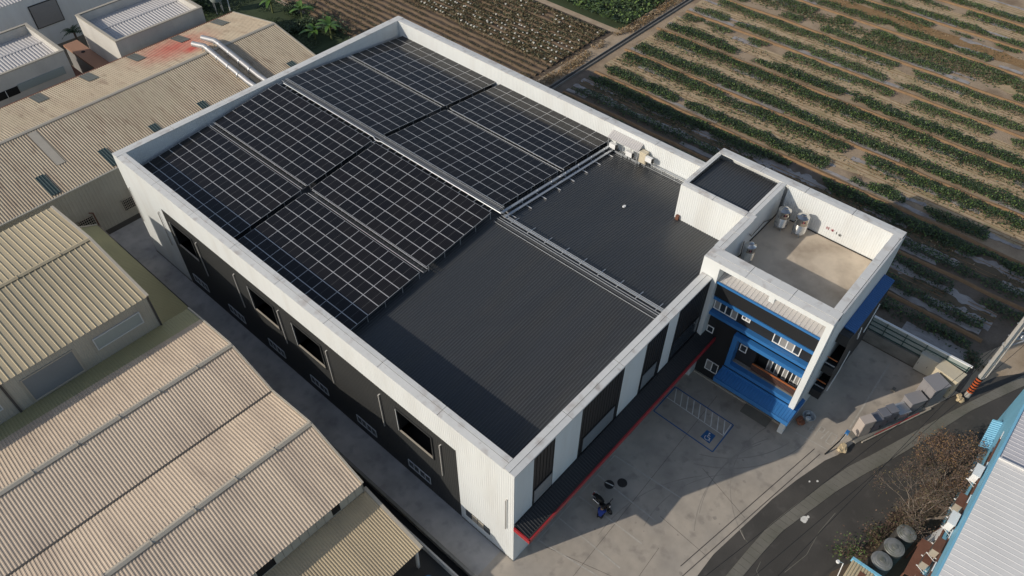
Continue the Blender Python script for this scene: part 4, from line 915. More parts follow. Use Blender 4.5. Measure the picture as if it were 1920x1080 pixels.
# tall golden-roofed warehouse with an olive lean-to
t2 = thing('warehouse', 'tall warehouse with pale golden widely ribbed roof and olive lean-to', 'warehouse', (-12, 36, 0))
x0, x1 = -27, -5.6; ya, yr2, yb2, za, zb = 29.55, 37.0, 43.75, 8.3, 9.1
b = MB(); b.corr((x0, ya-.12, za), (1, 0, 0), (0, yr2-ya+.12, zb-za), (0, -.1, 1), x1-x0, .42, .05, .035, .03); b.build('front_roof', 'gold_roof', t2)
b = MB(); b.corr((x0, yr2, zb), (1, 0, 0), (0, yb2-yr2, za-zb), (0, .1, 1), x1-x0, .42, .05, .035, .03); b.build('rear_roof', 'gold_roof', t2)
def ridgecap(mb, xa, xb, y, z, w=.2):
    mb.quad((xa, y-w, z+.05), (xb, y-w, z+.05), (xb, y, z+.12), (xa, y, z+.12)); mb.quad((xa, y, z+.12), (xb, y, z+.12), (xb, y+w, z+.05), (xa, y+w, z+.05))
    for k in np.arange(xa+.5, xb, 3.1): mb.box(k, y-w-.01, z+.03, k+.05, y+w+.01, z+.135)
b = MB(); ridgecap(b, x0, x1, yr2, zb); b.build('ridge_cap', 'gold_roof', t2)
b = MB(); b.beam((x1, ya-.12, za+.06), (x1, yr2, zb+.08), .2, .08); b.beam((x1, yr2, zb+.08), (x1, yb2, za+.06), .2, .08); b.build('verge_trim', 'ridge', t2)
b = MB(); b.corr((x0, ya, 0), (1, 0, 0), (0, 0, za-.04), (0, -1, 0), x1-.05-x0, .3, .025, .08, .03); b.quad((x1-.05, ya, 0), (x1-.05, yb2, 0), (x1-.05, yb2, za-.04), (x1-.05, yr2, zb-.04), (x1-.05, ya, za-.04)); b.quad((x1, yb2, 0), (x0, yb2, 0), (x0, yb2, za-.04), (x1, yb2, za-.04))
b.build('wall', 'beige_wall', t2)
for xa_, xb_, z0, z1, m, fr in ((-9.98, -6.66, 6.42, 7.4, 'pane', 0), (-14.8, -11.45, 5.5, 7.6, 'glass', 1), (-19.6, -16.6, 6.42, 7.4, 'pane', 0)):
    w = MB(); t = .07
    for p in ((xa_-t, z0-t, xb_+t, z0), (xa_-t, z1, xb_+t, z1+t), (xa_-t, z0, xa_, z1), (xb_, z0, xb_+t, z1)): w.box(p[0], ya-.1, p[1], p[2], ya-.03, p[3])
    w = w.build('window', 'dimframe' if not fr else 'ridge', t2); g = MB(); g.box(xa_, ya-.06, z0, xb_, ya-.035, z1); g.build('pane', {'pane': 'fpanel', 'glass': 'shutter'}[m] if m == 'pane' else 'pane', w)
b = MB(); b.box(x1-.1, ya-.1, 4.9, x1+.02, ya+.02, za); b.build('downpipe', 'seam', t2); b = MB(); b.box(-15.95, ya-.1, 4.9, -15.8, ya-.02, za-.1); b.build('downpipe', 'seam', t2)
b = MB(); b.corr((-5.6, 45.7, 4.55), (0, -1, 0), (2.75, 0, -1.2), (.4, 0, 1), 16.1, .2, .025, .06, .03); b.quad((-5.6, 45.7, 4.5), (-5.6, 29.6, 4.5), (-2.85, 29.6, 3.3), (-2.85, 45.7, 3.3)); b.build('leanto_roof', 'olive_roof', t2)
b = MB(); b.beam((-2.82, 45.75, 3.34), (-2.82, 29.6, 3.34), .07, .12); b.build('leanto_gutter', 'seam', t2)
b = MB(); b.beam((-5.6, 45.72, 4.6), (-2.85, 45.72, 3.4), .14, .08); b.build('leanto_trim', 'ridge', t2)
b = MB(); b.quad((-3.0, 45.7, 0), (-3.0, 29.6, 0), (-3.0, 29.6, 3.25), (-3.0, 45.7, 3.25)); b.quad((-5.6, 45.68, 0), (-3.0, 45.68, 0), (-3.0, 45.68, 3.3), (-5.6, 45.68, 4.4)); b.build('leanto_wall', 'beige_wall', t2)

# double-gabled pinkish warehouse
t3 = thing('warehouse', 'double gabled warehouse with pinkish beige ribbed roof, largest in the foreground', 'warehouse', (-12, 18, 0))
PR = [(29.5, -3.42, 5.18), (27.5, -3.49, 5.56), (23.0, -3.66, 6.4), (18.4, -3.84, 5.45), (13.8, -3.98, 6.4), (8.55, -4.3, 5.5)]
names = ['olive_sheet_strip', 'rear_roof_slope', 'rear_gable_front_slope', 'front_gable_rear_slope', 'front_roof_slope']
for (y0, xr0, z0), (y1, xr1, z1), nm in zip(PR, PR[1:], names):
    b = MB(); Vv = Vector((xr1-xr0, y1-y0, z1-z0)); O = Vector((xr0, y0, z0)); Ux = Vector((-1, .035, 0)); Nn = Ux.normalized().cross(Vv).normalized(); Nn = Nn if Nn.z > 0 else -Nn
    b.corr(O, Ux, Vv, Nn, 23.5, .2, .026, .06, .03); b.build(nm, 'olive_roof' if 'olive' in nm else 'pink_roof', t3)
for i in (2, 4):
    y, x, z = PR[i]; b = MB()
    for k in range(9):
        xa_, xb_ = x-k*2.75, x-(k+1)*2.75+.02; dy = lambda q: y+.035*(x-q)
        for sgn in (-1, 1): b.quad((xa_, dy(xa_)+sgn*.2, z+.055), (xb_, dy(xb_)+sgn*.2, z+.055), (xb_, dy(xb_), z+.14), (xa_, dy(xa_), z+.14))
        b.box(xb_-.02, dy(xb_)-.22, z+.04, xb_+.05, dy(xb_)+.22, z+.155)
    b.build('ridge_cap', 'ridge', t3)
y, x, z = PR[3]; b = MB(); b.beam((x, y, z+.045), (x-23.5, y+.82, z+.045), .13, .03); b.build('valley_gutter', 'seam', t3)
for (y0, xr0, z0), (y1, xr1, z1) in zip(PR, PR[1:]):
    b = MB(); b.beam((xr0, y0, z0+.05), (xr1, y1, z1+.05), .13, .09); b.build('verge_trim', 'ridge', t3)
b = MB(); i = [(p[1]-.03, p[0], p[2]-.04) for p in PR]; b.quad(*([(-3.45, 29.5, 0)]+[]+i+[(-4.3, 8.9, 0)])); b.quad((-27, 9.45, 0), (-4.33, 8.75, 0), (-4.33, 8.75, 5.4), (-27, 9.45, 5.4)); b.build('wall', 'beige_wall', t3)
for k in range(38):
    xa_, xb_ = -4.34-k*.585, -4.34-(k+1)*.585+.02
    if k in (3, 11, 12, 20, 28, 36): continue
    b = MB(); b.box(xb_, 8.68+.03*k*.5, 4.45, xa_, 8.72+.03*k*.5, 5.4); b.build('clerestory_panel', 'beige_wall', t3)
b = MB(); b.quad((-27, 9.4, 4.4), (-4.36, 8.73, 4.4), (-4.36, 8.73, 5.4), (-27, 9.4, 5.4)); b.build('clerestory_vents', 'void', t3)

# low lean-to in front of it
t4 = thing('lean_to_shed', 'low tan ribbed lean-to below the clerestory of the pinkish warehouse', 'shed', (-8, 6.5, 0))
b = MB(); Vv = Vector((-.1, -5.05, -.82)); b.corr((-4.14, 8.72, 4.25), (-1, .035, 0), Vv, (0, -.16, 1), 22.8, .17, .03, .05, .025); b.build('roof', 'tan2_roof', t4)
b = MB(); b.beam((-4.1, 8.9, 4.32), (-4.22, 3.68, 3.47), .22, .05); b.build('verge_trim', 'ridge', t4)
b = MB(); b.quad((-4.2, 8.6, 0), (-4.2, 5.0, 0), (-4.2, 5.0, 3.5), (-4.2, 8.6, 4.15)); b.build('wall', 'beige_wall', t4)
for x in (-4.35, -9.5, -15):
    b = MB(); b.beam((x, 4.25, 0), (x, 4.1, 3.4), .16, .16); b.build('post', 'grey_wall', t4)
w = thing('plastic_barrel', 'blue plastic barrel standing under the tan lean-to', 'barrel', (-4.7, 2.9, 0)); b = MB(); b.lathe([(.27, 0), (.31, .12), (.31, .75), (.27, .88), (.1, .9)], (-4.7, 2.9, 0), 18); b.build('body', 'bluebarrel', w, smooth=40); b = MB(); b.lathe([(.28, .88), (.28, .93), (.02, .94)], (-4.7, 2.9, 0), 18); b.build('lid', 'bluebarrel', w)
w = thing('wooden_crate', 'brown crate beside the blue barrel under the lean-to', 'crate', (-5.5, 3.3, 0)); b = MB()
for z in (0, .25, .5): b.box(-5.85, 2.95, z, -5.15, 3.65, z+.2)
b.box(-5.8, 3.0, 0, -5.2, 3.6, .66); b.build('slats', 'rust', w)
# boundary wall and drain beside the alley
w = thing('boundary_wall', 'low concrete wall with a dark drain along the alley', 'wall', (-2.9, 10, 0))
b = MB(); b.box(-2.62, -.6, -.1, -2.42, 29.4, .5); b.build('alley_side', 'wallc', w)
b = MB(); b.box(-3.32, -.6, -.1, -3.2, 29.4, .65); b.build('shed_side', 'grey_wall', w)
b = MB(); b.quad((-3.2, -.6, .01), (-2.62, -.6, .01), (-2.62, 29.4, .01), (-3.2, 29.4, .01)); b.build('drain_bed', 'void', w)

# ================================================================ BUILDINGS AT THE TOP LEFT
def parapet_block(name, lab, x0, x1, y0, y1, z, rz, wallm='grey_wall', th_=.28):
    w = thing(name, lab, 'building', ((x0+x1)/2, (y0+y1)/2, 0)); b = MB()
    b.quad((x0, y0, 0), (x1, y0, 0), (x1, y0, z), (x0, y0, z)); b.quad((x0, y1, 0), (x0, y0, 0), (x0, y0, z), (x0, y1, z)); b.quad((x1, y0, 0), (x1, y1, 0), (x1, y1, z), (x1, y0, z)); b.quad((x1, y1, 0), (x0, y1, 0), (x0, y1, z), (x1, y1, z))
    a, c, d, e = x0+th_, x1-th_, y0+th_, y1-th_
    b.quad((a, d, rz), (c, d, rz), (c, d, z), (a, d, z)); b.quad((a, e, rz), (a, d, rz), (a, d, z), (a, e, z)); b.quad((c, d, rz), (c, e, rz), (c, e, z), (c, d, z)); b.quad((c, e, rz), (a, e, rz), (a, e, z), (c, e, z))
    b.build('wall', wallm, w); b = MB()
    for p in ((x0-.04, y0-.04, x1+.04, d), (x0-.04, e, x1+.04, y1+.04), (x0-.04, d, a, e), (c, d, x1+.04, e)): b.box(p[0], p[1], z-.05, p[2], p[3], z+.06)
    b.build('coping', 'ridge', w); m = (d+e)/2+.6; b = MB()
    b.corr((a, d, rz+.12), (1, 0, 0), (0, m-d, .25), (0, -.05, 1), c-a, .34, .06, .12, .05); b.corr((a, m, rz+.37), (1, 0, 0), (0, e-m, -.25), (0, .05, 1), c-a, .34, .04, .12, .05)
    b.box(a, m-.12, rz+.36, c, m+.12, rz+.45); b.build('roof', 'pale_roof', w); return w
bb = parapet_block('flat_roofed_building', 'pale box building with parapet and ribbed grey roof beside the salmon slab', 11.6, 22.0, 66.5, 75.2, 7.0, 5.9)
bc = parapet_block('flat_roofed_building', 'pale box building with parapet and a long strip window at the left edge', -9, 7.15, 68.85, 77.4, 7.0, 5.9)
b = MB(); b.box(1.6, 68.76, 4.7, 6.4, 68.84, 5.5); b.build('strip_window', 'fpanel', bc)
b = MB(); b.box(-3.5, 68.80, 4.6, 1.55, 68.845, 5.4); b.box(-1.6, 68.76, 4.6, -1.55, 68.79, 5.4, mi=1); b.box(.3, 68.76, 4.6, .35, 68.79, 5.4, mi=1); b.build('strip_opening', ['void', 'frame'], bc)
b = MB(); b.box(-9, 68.7, 0, 7.1, 68.83, 3.9); b.build('lower_wall', 'shutter', bc)
w = thing('terrace_house', 'low building with a salmon flat roof slab between the two pale boxes', 'building', (10.5, 72, 0))
b = MB(); b.box(9.9, 66.2, 2.75, 11.57, 78.2, 3.0); b.build('roof_slab', 'terracotta', w); b = MB(); b.box(10.0, 66.3, 0, 11.5, 78.1, 2.75); b.build('wall', 'shutter', w)
b = MB(); b.lathe([(.22, 3.0), (.22, 3.05), (.1, 3.06)], (10.7, 75, 0), 12); b.build('roof_drain', 'void', w)
b = MB(); b.box(7.2, 66.2, 2.5, 8.6, 77.0, 2.7); b.box(7.3, 66.3, 0, 8.5, 76.9, 2.5); b.build('brown_slab', 'rust', w)
ba = thing('warehouse', 'tall pale building in shade with a big square shutter at the top left', 'building', (5, 85, 0))
b = MB(); b.quad((-30, 85, 0), (31, 85, 0), (31, 85, 6.2), (-30, 85, 6.2)); b.quad((31, 85, 0), (31, 100, 0), (31, 100, 6.2), (31, 85, 6.2)); b.build('wall', 'white', ba)
b = MB(); b.corr((-30, 84.9, 6.2), (1, 0, 0), (0, 8, .9), (0, -.1, 1), 61, .34, .05, .1, .05); b.corr((-30, 92.9, 7.1), (1, 0, 0), (0, 8, -.9), (0, .1, 1), 61, .34, .05, .1, .05); b.build('roof', 'pale_roof', ba)
for xa_ in (10.05, -2, 22):
    b = MB(); b.box(xa_-.1, 84.9, 2.5, xa_+3.2, 84.99, 5.3); f = b.build('shutter', 'dark', ba); b = MB(); b.box(xa_, 84.86, 2.6, xa_+3.1, 84.895, 5.2)
    for k in np.arange(2.7, 5.2, .3): b.box(xa_, 84.845, k, xa_+3.1, 84.86, k+.03)
    b.build('slats', 'shutter', f)
# palm between the buildings
def palm(lab, loc, n, L, m='leaf_d', trunk=1.6):
    w = thing('palm_tree', lab, 'palm', loc); b = MB(); b.tube([loc, (loc[0], loc[1], loc[2]+trunk)], [.16, .11], 8); b.build('trunk', 'bark', w, smooth=50); b = MB()
    for i in range(n):
        az = 2*math.pi*i/n+random.uniform(-.2, .2); el = random.uniform(.3, 1.1); p = Vector((loc[0], loc[1], loc[2]+trunk)); d = Vector((math.cos(az), math.sin(az), 0)); l = L*random.uniform(.8, 1.1); prev = None
        for k in range(9):
            s_ = l*k/8; q = p+d*s_*math.cos(el)+Vector((0, 0, s_*math.sin(el)-.55*s_*s_/l*1.1)); sd = Vector((-d.y, d.x, 0))
            if prev is not None:
                for sg in (-1, 1):
                    wd = .42*l*.5*math.sin(math.pi*min(.95, k/8+.08)); tip = (prev+q)/2+sd*sg*wd+d*.2-Vector((0, 0, .18*wd+.05)); b.quad(prev, q, tip); 
            prev = q
    b.build('fronds', m, w); return w
palm('dark green palm in shade between the pale box buildings', (12.9, 82.6, 0), 16, 1.9, 'leaf_d', 1.9)
# white water tank with bracket at the far end
w = thing('elevated_tank', 'small pale tank on a stand with a bent pipe beyond the tan roof', 'water tank', (29.3, 77.4, 0))
b = MB(); b.lathe([(.7, 1.6), (.78, 1.75), (.78, 2.7), (.6, 2.95), (.15, 3.05)], (29.3, 77.4, 0), 20); b.build('tank_body', 'fpanel', w, smooth=40)
for t in range(4):
    q = (29.3+.6*math.cos(t*1.57+.5), 77.4+.6*math.sin(t*1.57+.5)); b = MB(); b.beam((*q, 0), (*q, 1.65), .08, .08); b.build('leg', 'galv', w)
b = MB(); b.tube([(30.4, 76.6, 0), (30.4, 76.6, 3.5), (30.4, 76.6, 4.2)], .07, 6); b.tube([(30.4, 76.6, 3.2), (29.8, 77.0, 3.3), (29.5, 77.2, 3.0)], .06, 6); b.build('bent_pipe', 'frame', w)
# banana plants and bushes by the field
def banana(lab, loc, n=8, L=2.0, H=1.5):
    w = thing('banana_plant', lab, 'banana plant', loc, group='banana plants along the field edge'); b = MB(); b.tube([loc, (loc[0]+.05, loc[1], H)], [.13, .08], 8); b.build('stem', 'stem', w, smooth=50)
    for i in range(n):
        b = MB(); az = 2*math.pi*i/n+random.uniform(-.35, .35); el = random.uniform(.35, 1.25); l = L*random.uniform(.7, 1.1); d = Vector((math.cos(az), math.sin(az), 0)); sd = Vector((-d.y, d.x, 0)); p = Vector((loc[0]+.05, loc[1], H-.1)); pr = None
        for k in range(8):
            s_ = l*k/7; q = p+d*s_*math.cos(el)+Vector((0, 0, s_*math.sin(el)-.5*s_*s_/l)); wd = .26*math.sin(math.pi*min(1, .1+.88*k/7))**.6*(1 if k > 0 else .15)
            cur = (q+sd*wd+Vector((0, 0, .10*wd)), q, q-sd*wd+Vector((0, 0, .10*wd)))
            if pr: b.quad(pr[0], pr[1], cur[1], cur[0]); b.quad(pr[1], pr[2], cur[2], cur[1])
            pr = cur
        b.build('leaf', 'banana', w)
for (x, y), lab, H in (((34.6, 61.0), 'banana plant with one bright leaf nearest the white factory parapet', 1.9), ((35.2, 67.6), 'banana plant between dark bushes in the middle of the row', 1.6), ((33.9, 72.2), 'banana plant at the top of the row near the dirt path', 1.8), ((33.3, 62.6), 'smaller banana plant half hidden left of the bright leafed one', 1.2)):
    banana(lab, (x, y, 0), 9, 2.1, H)
def bush(name, lab, cat, c, r, h, n, mats, size=.3, par=None, grp=None, asp=.6):
    w = thing(name, lab, cat, (*c, 0), group=grp); b = MB()
    for i in range(6):
        t = random.uniform(0, 6.28); b.tube([(*c, 0), (c[0]+.35*r*math.cos(t), c[1]+.35*r*math.sin(t), h*.5), (c[0]+.7*r*math.cos(t+.3), c[1]+.7*r*math.sin(t+.3), h*.8)], [.03, .02, .01], 5)
    b.build('stems', 'bark', w)
    k = 9; cc = np.stack([c[0]+rng.normal(0, .5*r, k), c[1]+rng.normal(0, .5*r, k), h*rng.uniform(.3, .8, k)], 1); q = cc[rng.integers(0, k, n)]+rng.normal(0, 1, (n, 3))*np.array([.28*r, .28*r, .17*h]); q[:, 2] = np.clip(q[:, 2], .05, None)
    leaves('foliage', q, size*rng.uniform(.6, 1.3, n), mats, parent=w, aspect=asp); return w
for (x, y, r, h), lab in (((35.0, 64.8, 1.5, 1.4), 'dark bush between two banana plants'), ((35.6, 69.8, 1.3, 1.2), 'dark bush near the dirt path end'), ((33.2, 66.2, 1.2, 1.0), 'low dark bush on the grass left of the banana row'), ((35.9, 62.6, 1.2, 1.1), 'dark bush beside the field edge behind the bright banana leaf')):
    bush('bush', lab, 'bush', (x, y), r, h, 700, ['leaf_d', 'leaf_d', 'leaf_m'], .3, grp='bushes along the banana row')
bush('tree_canopy_bush', 'dense green shrubs at the top edge beside the pale box building', 'shrub', (26.5, 82), 3.2, 3.0, 2200, ['leaf_d', 'leaf_m', 'leaf_d'], .4)

# ================================================================ RIGHT SIDE OF THE LOT
w = thing('boundary_fence', 'green railing with pale panels on a stained low concrete wall beside the field', 'fence', (32.9, -12.5, 0))
b = MB(); b.box(32.72, -16.3, -.1, 33.0, 6, 1.15); b.build('base_wall', 'wallc', w)
b = MB(); b.box(32.93, -16.3, 1.15, 32.96, 6, 2.6); b.build('panel', 'fpanel', w)
for y in np.arange(-16.2, 6, 1.55):
    b = MB(); b.box(32.83, y-.03, 1.1, 32.92, y+.03, 2.62); b.build('post', 'railg', w)
for z in (1.2, 1.68, 2.15): b = MB(); b.box(32.86, -16.3, z, 32.925, 6, z+.06); b.build('rail', 'railg', w)
b = MB(); b.box(32.86, -16.4, 2.6, 33.04, 6, 2.69); b.build('top_rail', 'frame', w)
def obb(mb, c, d, lx, ly, z0, z1, mi=0, cz=None):
    """box with a base corner frame: c centre, d unit direction of its length lx"""
    d = Vector((d[0], d[1])).normalized(); e = Vector((-d.y, d.x)); c = Vector(c)
    P = [c-d*lx/2-e*ly/2, c+d*lx/2-e*ly/2, c+d*lx/2+e*ly/2, c-d*lx/2+e*ly/2]
    mb.hexa([(p.x, p.y, z0) for p in P]+[(p.x, p.y, z1) for p in P], mi)
def cabinet(lab, c, d, lx, ly, h, m, doors=1, roof=.05, plinth='wallc', cat='cabinet', nm='utility_cabinet', grp=None):
    w = thing(nm, lab, cat, (*c, 0), group=grp)
    b = MB(); obb(b, c, d, lx-.06, ly-.06, 0, .12); b.build('plinth', plinth, w)
    b = MB(); obb(b, c, d, lx, ly, .12, h); b.build('housing', m, w)
    b = MB(); obb(b, c, d, lx+2*roof, ly+2*roof, h+.003, h+.07); b.build('roof', m, w)
    D = Vector((d[0], d[1])).normalized(); E_ = Vector((-D.y, D.x))
    for sg in (-1, 1):
        for k in range(doors):
            q = Vector(c)+D*(lx*((k+.5)/doors-.5))+E_*sg*(ly/2+.012); b = MB(); obb(b, q, d, lx/doors-.06, .02, .2, h-.08); dd = b.build('door', m, w)
            q2 = q+D*(lx/doors*.36)+E_*sg*.02; b = MB(); obb(b, q2, d, .03, .03, h*.5-.1, h*.5+.1); b.build('handle', 'blackp', dd)
    return w
du = (.92, -.39)
cabinet('beige utility cabinet nearest the green railing', (33.05-.55, -13.72, )[0:2] and (32.95-.0, -13.78), (0, 1), 1.4, 1.05, 1.9, 'cabbeige', 2)
cabinet('cream topped utility cabinet leaning nearest the striped pole', (32.05, -15.35), (-.18, -.98), 1.75, 1.15, 2.1, 'cream', 2)
cabinet('grey utility cabinet in front of the cream topped one', (30.35, -14.95), (-.5, -1.0), 1.25, 1.35, 2.1, 'cabgrey', 2)
dr = (.87, -.5)
cabinet('low grey lidded cabinet with a dark slot, left of the large grey one', (28.75, -14.35), dr, 1.3, .85, 1.25, 'cabgrey', 1, grp='row of low cabinets along the lot edge')
w = cabinet('low steel box with a white lid propped beside a bluish panel', (27.55, -13.95), dr, .95, .85, .75, 'galv', 1, grp='row of low cabinets along the lot edge')
for i, (x, y, h, lab) in enumerate(((26.45, -13.45, 1.45, 'first grey meter cabinet from the white lidded steel box'), (25.75, -13.15, 1.45, 'middle one of the three joined grey meter cabinets'), (25.05, -12.9, 1.4, 'last grey meter cabinet before the pale end cabinet'))):
    c = cabinet(lab, (x, y), dr, .68, .72, h, 'cabdark', 1, .01, grp='joined grey meter cabinets')
cabinet('tall end cabinet of the row with a pale pinkish sunlit side', (24.1, -12.5), dr, .95, .62, 1.75, 'cabpink', 1, .02)
w = thing('cabinet_plinth', 'long concrete plinth with a red stripe under the cabinet row', 'plinth', (26.5, -13.6, 0))
b = MB(); b.beam((23.2, -12.25, .05), (29.4, -14.85, .05), .95, .1); b.build('slab', 'wallc', w); b = MB(); b.beam((24.6, -13.42, .13), (28.6, -15.1, .13), .08, .06); b.build('red_stripe', 'red', w); b = MB(); b.beam((23.4, -12.98, .08), (29.6, -15.6, .08), .10, .16); b.build('kerb_edge', 'sill', w)
def stone(nm, lab, c, n, s, m='stone'):
    b = MB()
    for i in range(n): b.sphere((c[0]+random.uniform(-.28, .28), c[1]+random.uniform(-.22, .22), .12+random.uniform(0, .2)), s*random.uniform(.7, 1.2), 8, sq=(1.2, .9, .8), jit=.22)
    b.build(nm, m, label=lab, category='rubble')
stone('rubble_heap', 'heap of cream coloured broken stone beside the drain at the lot entrance', (21.85, -12.2), 6, .24); stone('rubble_heap', 'small cream heap of rags and stone at the foot of the striped pole', (32.0, -16.95), 5, .2)
w = thing('sign_post', 'slim dark leaning post with a small blue box on top at the lot entrance', 'post', (20.7, -11.42, 0))
b = MB(); b.tube([(20.7, -11.42, 0), (21.9, -11.75, .75), (22.45, -11.83, 1.05)], .05, 8); b.build('post', 'blackp', w); b = MB(); b.beam((21.9, -11.80, .75), (22.5, -11.87, 1.1), .08, .05); b.build('pale_arm', 'pipe', w); b = MB(); b.box(22.45, -11.98, 1.0, 22.75, -11.75, 1.25); b.build('blue_box', 'blue', w)
# pole with steel cross arms
px, py = 32.65, -17.2
w = thing('utility_pole', 'tall grey utility pole with orange and black stripes and a steel lattice arm', 'utility pole', (px, py, 0))
b = MB(); b.tube([(px, py, 0), (px, py, 13.5)], [.21, .15], 14); b.build('pole', 'polec', w, smooth=50)
b = MB(); b.tube([(px-.28, py+.02, 2.6), (px-.26, py+.02, 9)], .07, 8); b.tube([(px+.0, py-.27, 2.6), (px, py-.24, 9)], .05, 8); b.build('cable_duct', 'pipe', w, smooth=50)
b = MB(); n = 6; i0 = 0
for k in range(n*2):
    z0 = .35+k*.15; rr = .225
    for q in range(16):
        t0, t1 = 2*math.pi*q/16, 2*math.pi*(q+1)/16; s0, s1 = .30*q/16*2, .30*(q+1)/16*2
        s0 = .3*math.sin(t0/2); s1 = .3*math.sin(t1/2)
        b.quad((px+rr*math.cos(t0), py+rr*math.sin(t0), z0+s0), (px+rr*math.cos(t1), py+rr*math.sin(t1), z0+s1), (px+rr*math.cos(t1), py+rr*math.sin(t1), z0+s1+.15), (px+rr*math.cos(t0), py+rr*math.sin(t0), z0+s0+.15), mi=k % 2)
b.build('warning_stripes', ['orangeb', 'blackp'], w)
ux, uy = .66, -.75
def arm(z, L, z2=None):
    b = MB(); b.beam((px, py, z), (px+ux*L, py+uy*L, z), .09, .09); b.beam((px+.25, py+.2, z), (px+ux*L+.25, py+uy*L+.2, z), .07, .07)
    for k in np.linspace(.2, L, 5): b.beam((px+ux*k, py+uy*k, z), (px+ux*k+.25, py+uy*k+.2, z), .05, .05)
    b.beam((px, py, z-1.0), (px+ux*L*.7, py+uy*L*.7, z), .07, .07); b.build('cross_arm', 'galv', w)
arm(6.9, 1.9); arm(8.2, 2.2); arm(9.3, 2.6)
b = MB()
for k in (.7, 1.3, 1.8): b.lathe([(.06, 0), (.1, .08), (.06, .14), (.1, .2), (.05, .3)], (px+ux*k, py+uy*k, 7.0), 8)
b.build('insulator', 'galv', w)
b = MB()
for z in (2.5, 4.2, 6.2): b.tube([(px, py, z), (px, py, z+.07)], [.24, .24], 14)
b.build('band', 'galv', w)
for k, (a, c) in enumerate((((26.6, -16.65, 6.0), (6.48, -12.27, 6.0)), ((24.7, -15.1, 6.6), (8.3, -11.2, 6.4)), ((22.5, -15.5, 6.6), (7.4, -13.3, 6.6)))):
    a = Vector(a); c = Vector(c); d = (a-c).normalized(); A = a+d*34; C = c-d*30
    b = MB(); b.tube([A.lerp(C, t)+Vector((0, 0, 1.0*(2*t-1)**2-.08)) for t in np.linspace(0, 1, 15)], .016, 5)
    b.build('overhead_cable', 'cable', label=['thin black cable over the road, the one nearest the cabinets', 'thin black cable over the road, crossing the drain covers first', 'thin black cable over the road, farthest from the lot'][k] if k != 1 else 'faint black cable over the road passing above the drain covers', category='cable', group='cables over the road')
# manhole covers, scooter, person, rubbish
def manhole(lab, x, y, bar):
    w = thing('manhole_cover', lab, 'manhole cover', (x, y, .02), group='manhole covers in the lot'); b = MB(); b.lathe([(.31, .0), (.31, .02), (.26, .026), (.02, .026)], (x, y, .005), 26); b.build('lid', 'ironlid', w)
    b = MB(); b.lathe([(.31, 0), (.35, 0), (.35, .016), (.31, .016)], (x, y, .004), 26); b.build('frame_ring', 'seam', w)
    if bar: b = MB(); b.beam((x-.05, y+.29, .045), (x+.08, y-.29, .045), .07, .02); b.build('painted_bar', 'paint_w', w)
manhole('dark round manhole cover crossed by a pale painted bar', 8.5, -1.35, True); manhole('plain dark round manhole cover in the lot', 9.2, -1.95, False)
def scooter():
    loc = (6.85, -2.0, 0); w = thing('motor_scooter', 'black motor scooter parked in the shaded lot beside a crouching person', 'scooter', loc, rz=R(-97))
    # local frame: x forward, z up
    def add(nm, mb, m, par=w, sm=45, **k): return mb.build(nm, m, par, smooth=sm, local=True, **k)
    for x in (.62, -.60):
        b = MB(); i0 = []
        for q in range(20): pass
        pts = [(x+.20*math.cos(t), 0, .25+.20*math.sin(t)) for t in np.linspace(0, 2*math.pi, 21)]; b.tube(pts, .055, 8, cap=False); wh = add('wheel', b, 'rubber'); b = MB(); b.tube([(x, -.04, .25), (x, .04, .25)], .13, 14); add('rim', b, 'chrome', wh)
    b = MB(); b.sphere((.62, 0, .42), .2, 12, sq=(1.2, .45, .6)); b.beam((.60, 0, .28), (.40, 0, .95), .12, .14); b.sphere((.44, 0, .78), .28, 12, sq=(.55, .75, 1.2)); add('front_shield', b, 'blackp')
    b = MB(); b.box(-.25, -.16, .24, .36, .16, .32); add('footboard', b, 'blackp')
    b = MB(); b.sphere((-.45, 0, .52), .34, 14, sq=(1.35, .5, .65)); add('rear_body', b, 'blackp')
    b = MB(); b.sphere((-.35, 0, .76), .3, 14, sq=(1.45, .5, .3)); add('seat', b, 'rubber')
    b = MB(); b.tube([(.34, -.34, 1.0), (.40, -.2, 1.02), (.42, 0, .98), (.40, .2, 1.02), (.34, .34, 1.0)], .025, 8); h = add('handlebar', b, 'blackp')
    for s_ in (-1, 1):
        b = MB(); b.tube([(.40, .22*s_, 1.02), (.42, .34*s_, 1.2)], .01, 6); b.sphere((.42, .36*s_, 1.23), .07, 8, sq=(.4, 1.1, .8)); add('mirror', b, 'blackp', h)
    b = MB(); b.sphere((.58, 0, .88), .1, 10, sq=(.6, 1.1, .8)); add('headlight', b, 'chrome')
    b = MB(); b.tube([(-.55, .18, .66), (-.82, .17, .72), (-.95, 0, .74), (-.82, -.17, .72), (-.55, -.18, .66)], .02, 7); add('grab_rail', b, 'chrome')
    b = MB(); b.box(-.93, -.1, .5, -.87, .1, .62); add('tail_light', b, 'red'); b = MB(); b.box(-.95, -.11, .33, -.92, .11, .47); add('number_plate', b, 'frame')
    b = MB(); b.tube([(-.2, -.15, .28), (-.75, -.2, .33)], [.03, .055], 8); add('exhaust', b, 'chrome')
scooter()
def skin_figure(nm, verts, edges, radii, m, par, root=0, sub=2):
    me = bpy.data.meshes.new(nm); me.from_pydata(verts, edges, []); me.materials.append(M[m]); o = link(nm, me, par)
    md = o.modifiers.new('skin', 'SKIN'); md.use_smooth_shade = True
    for i, sv in enumerate(me.skin_vertices[0].data if me.skin_vertices else []): pass
    bm = bmesh.new(); bm.from_mesh(me); bm.verts.ensure_lookup_table(); ly = bm.verts.layers.skin.verify()
    for v, r in zip(bm.verts, radii): v[ly].radius = (r, r) if not isinstance(r, tuple) else r; v[ly].use_root = (v.index == root)
    bm.to_mesh(me); bm.free(); sd = o.modifiers.new('sub', 'SUBSURF'); sd.levels = sub; sd.render_levels = sub
    return o
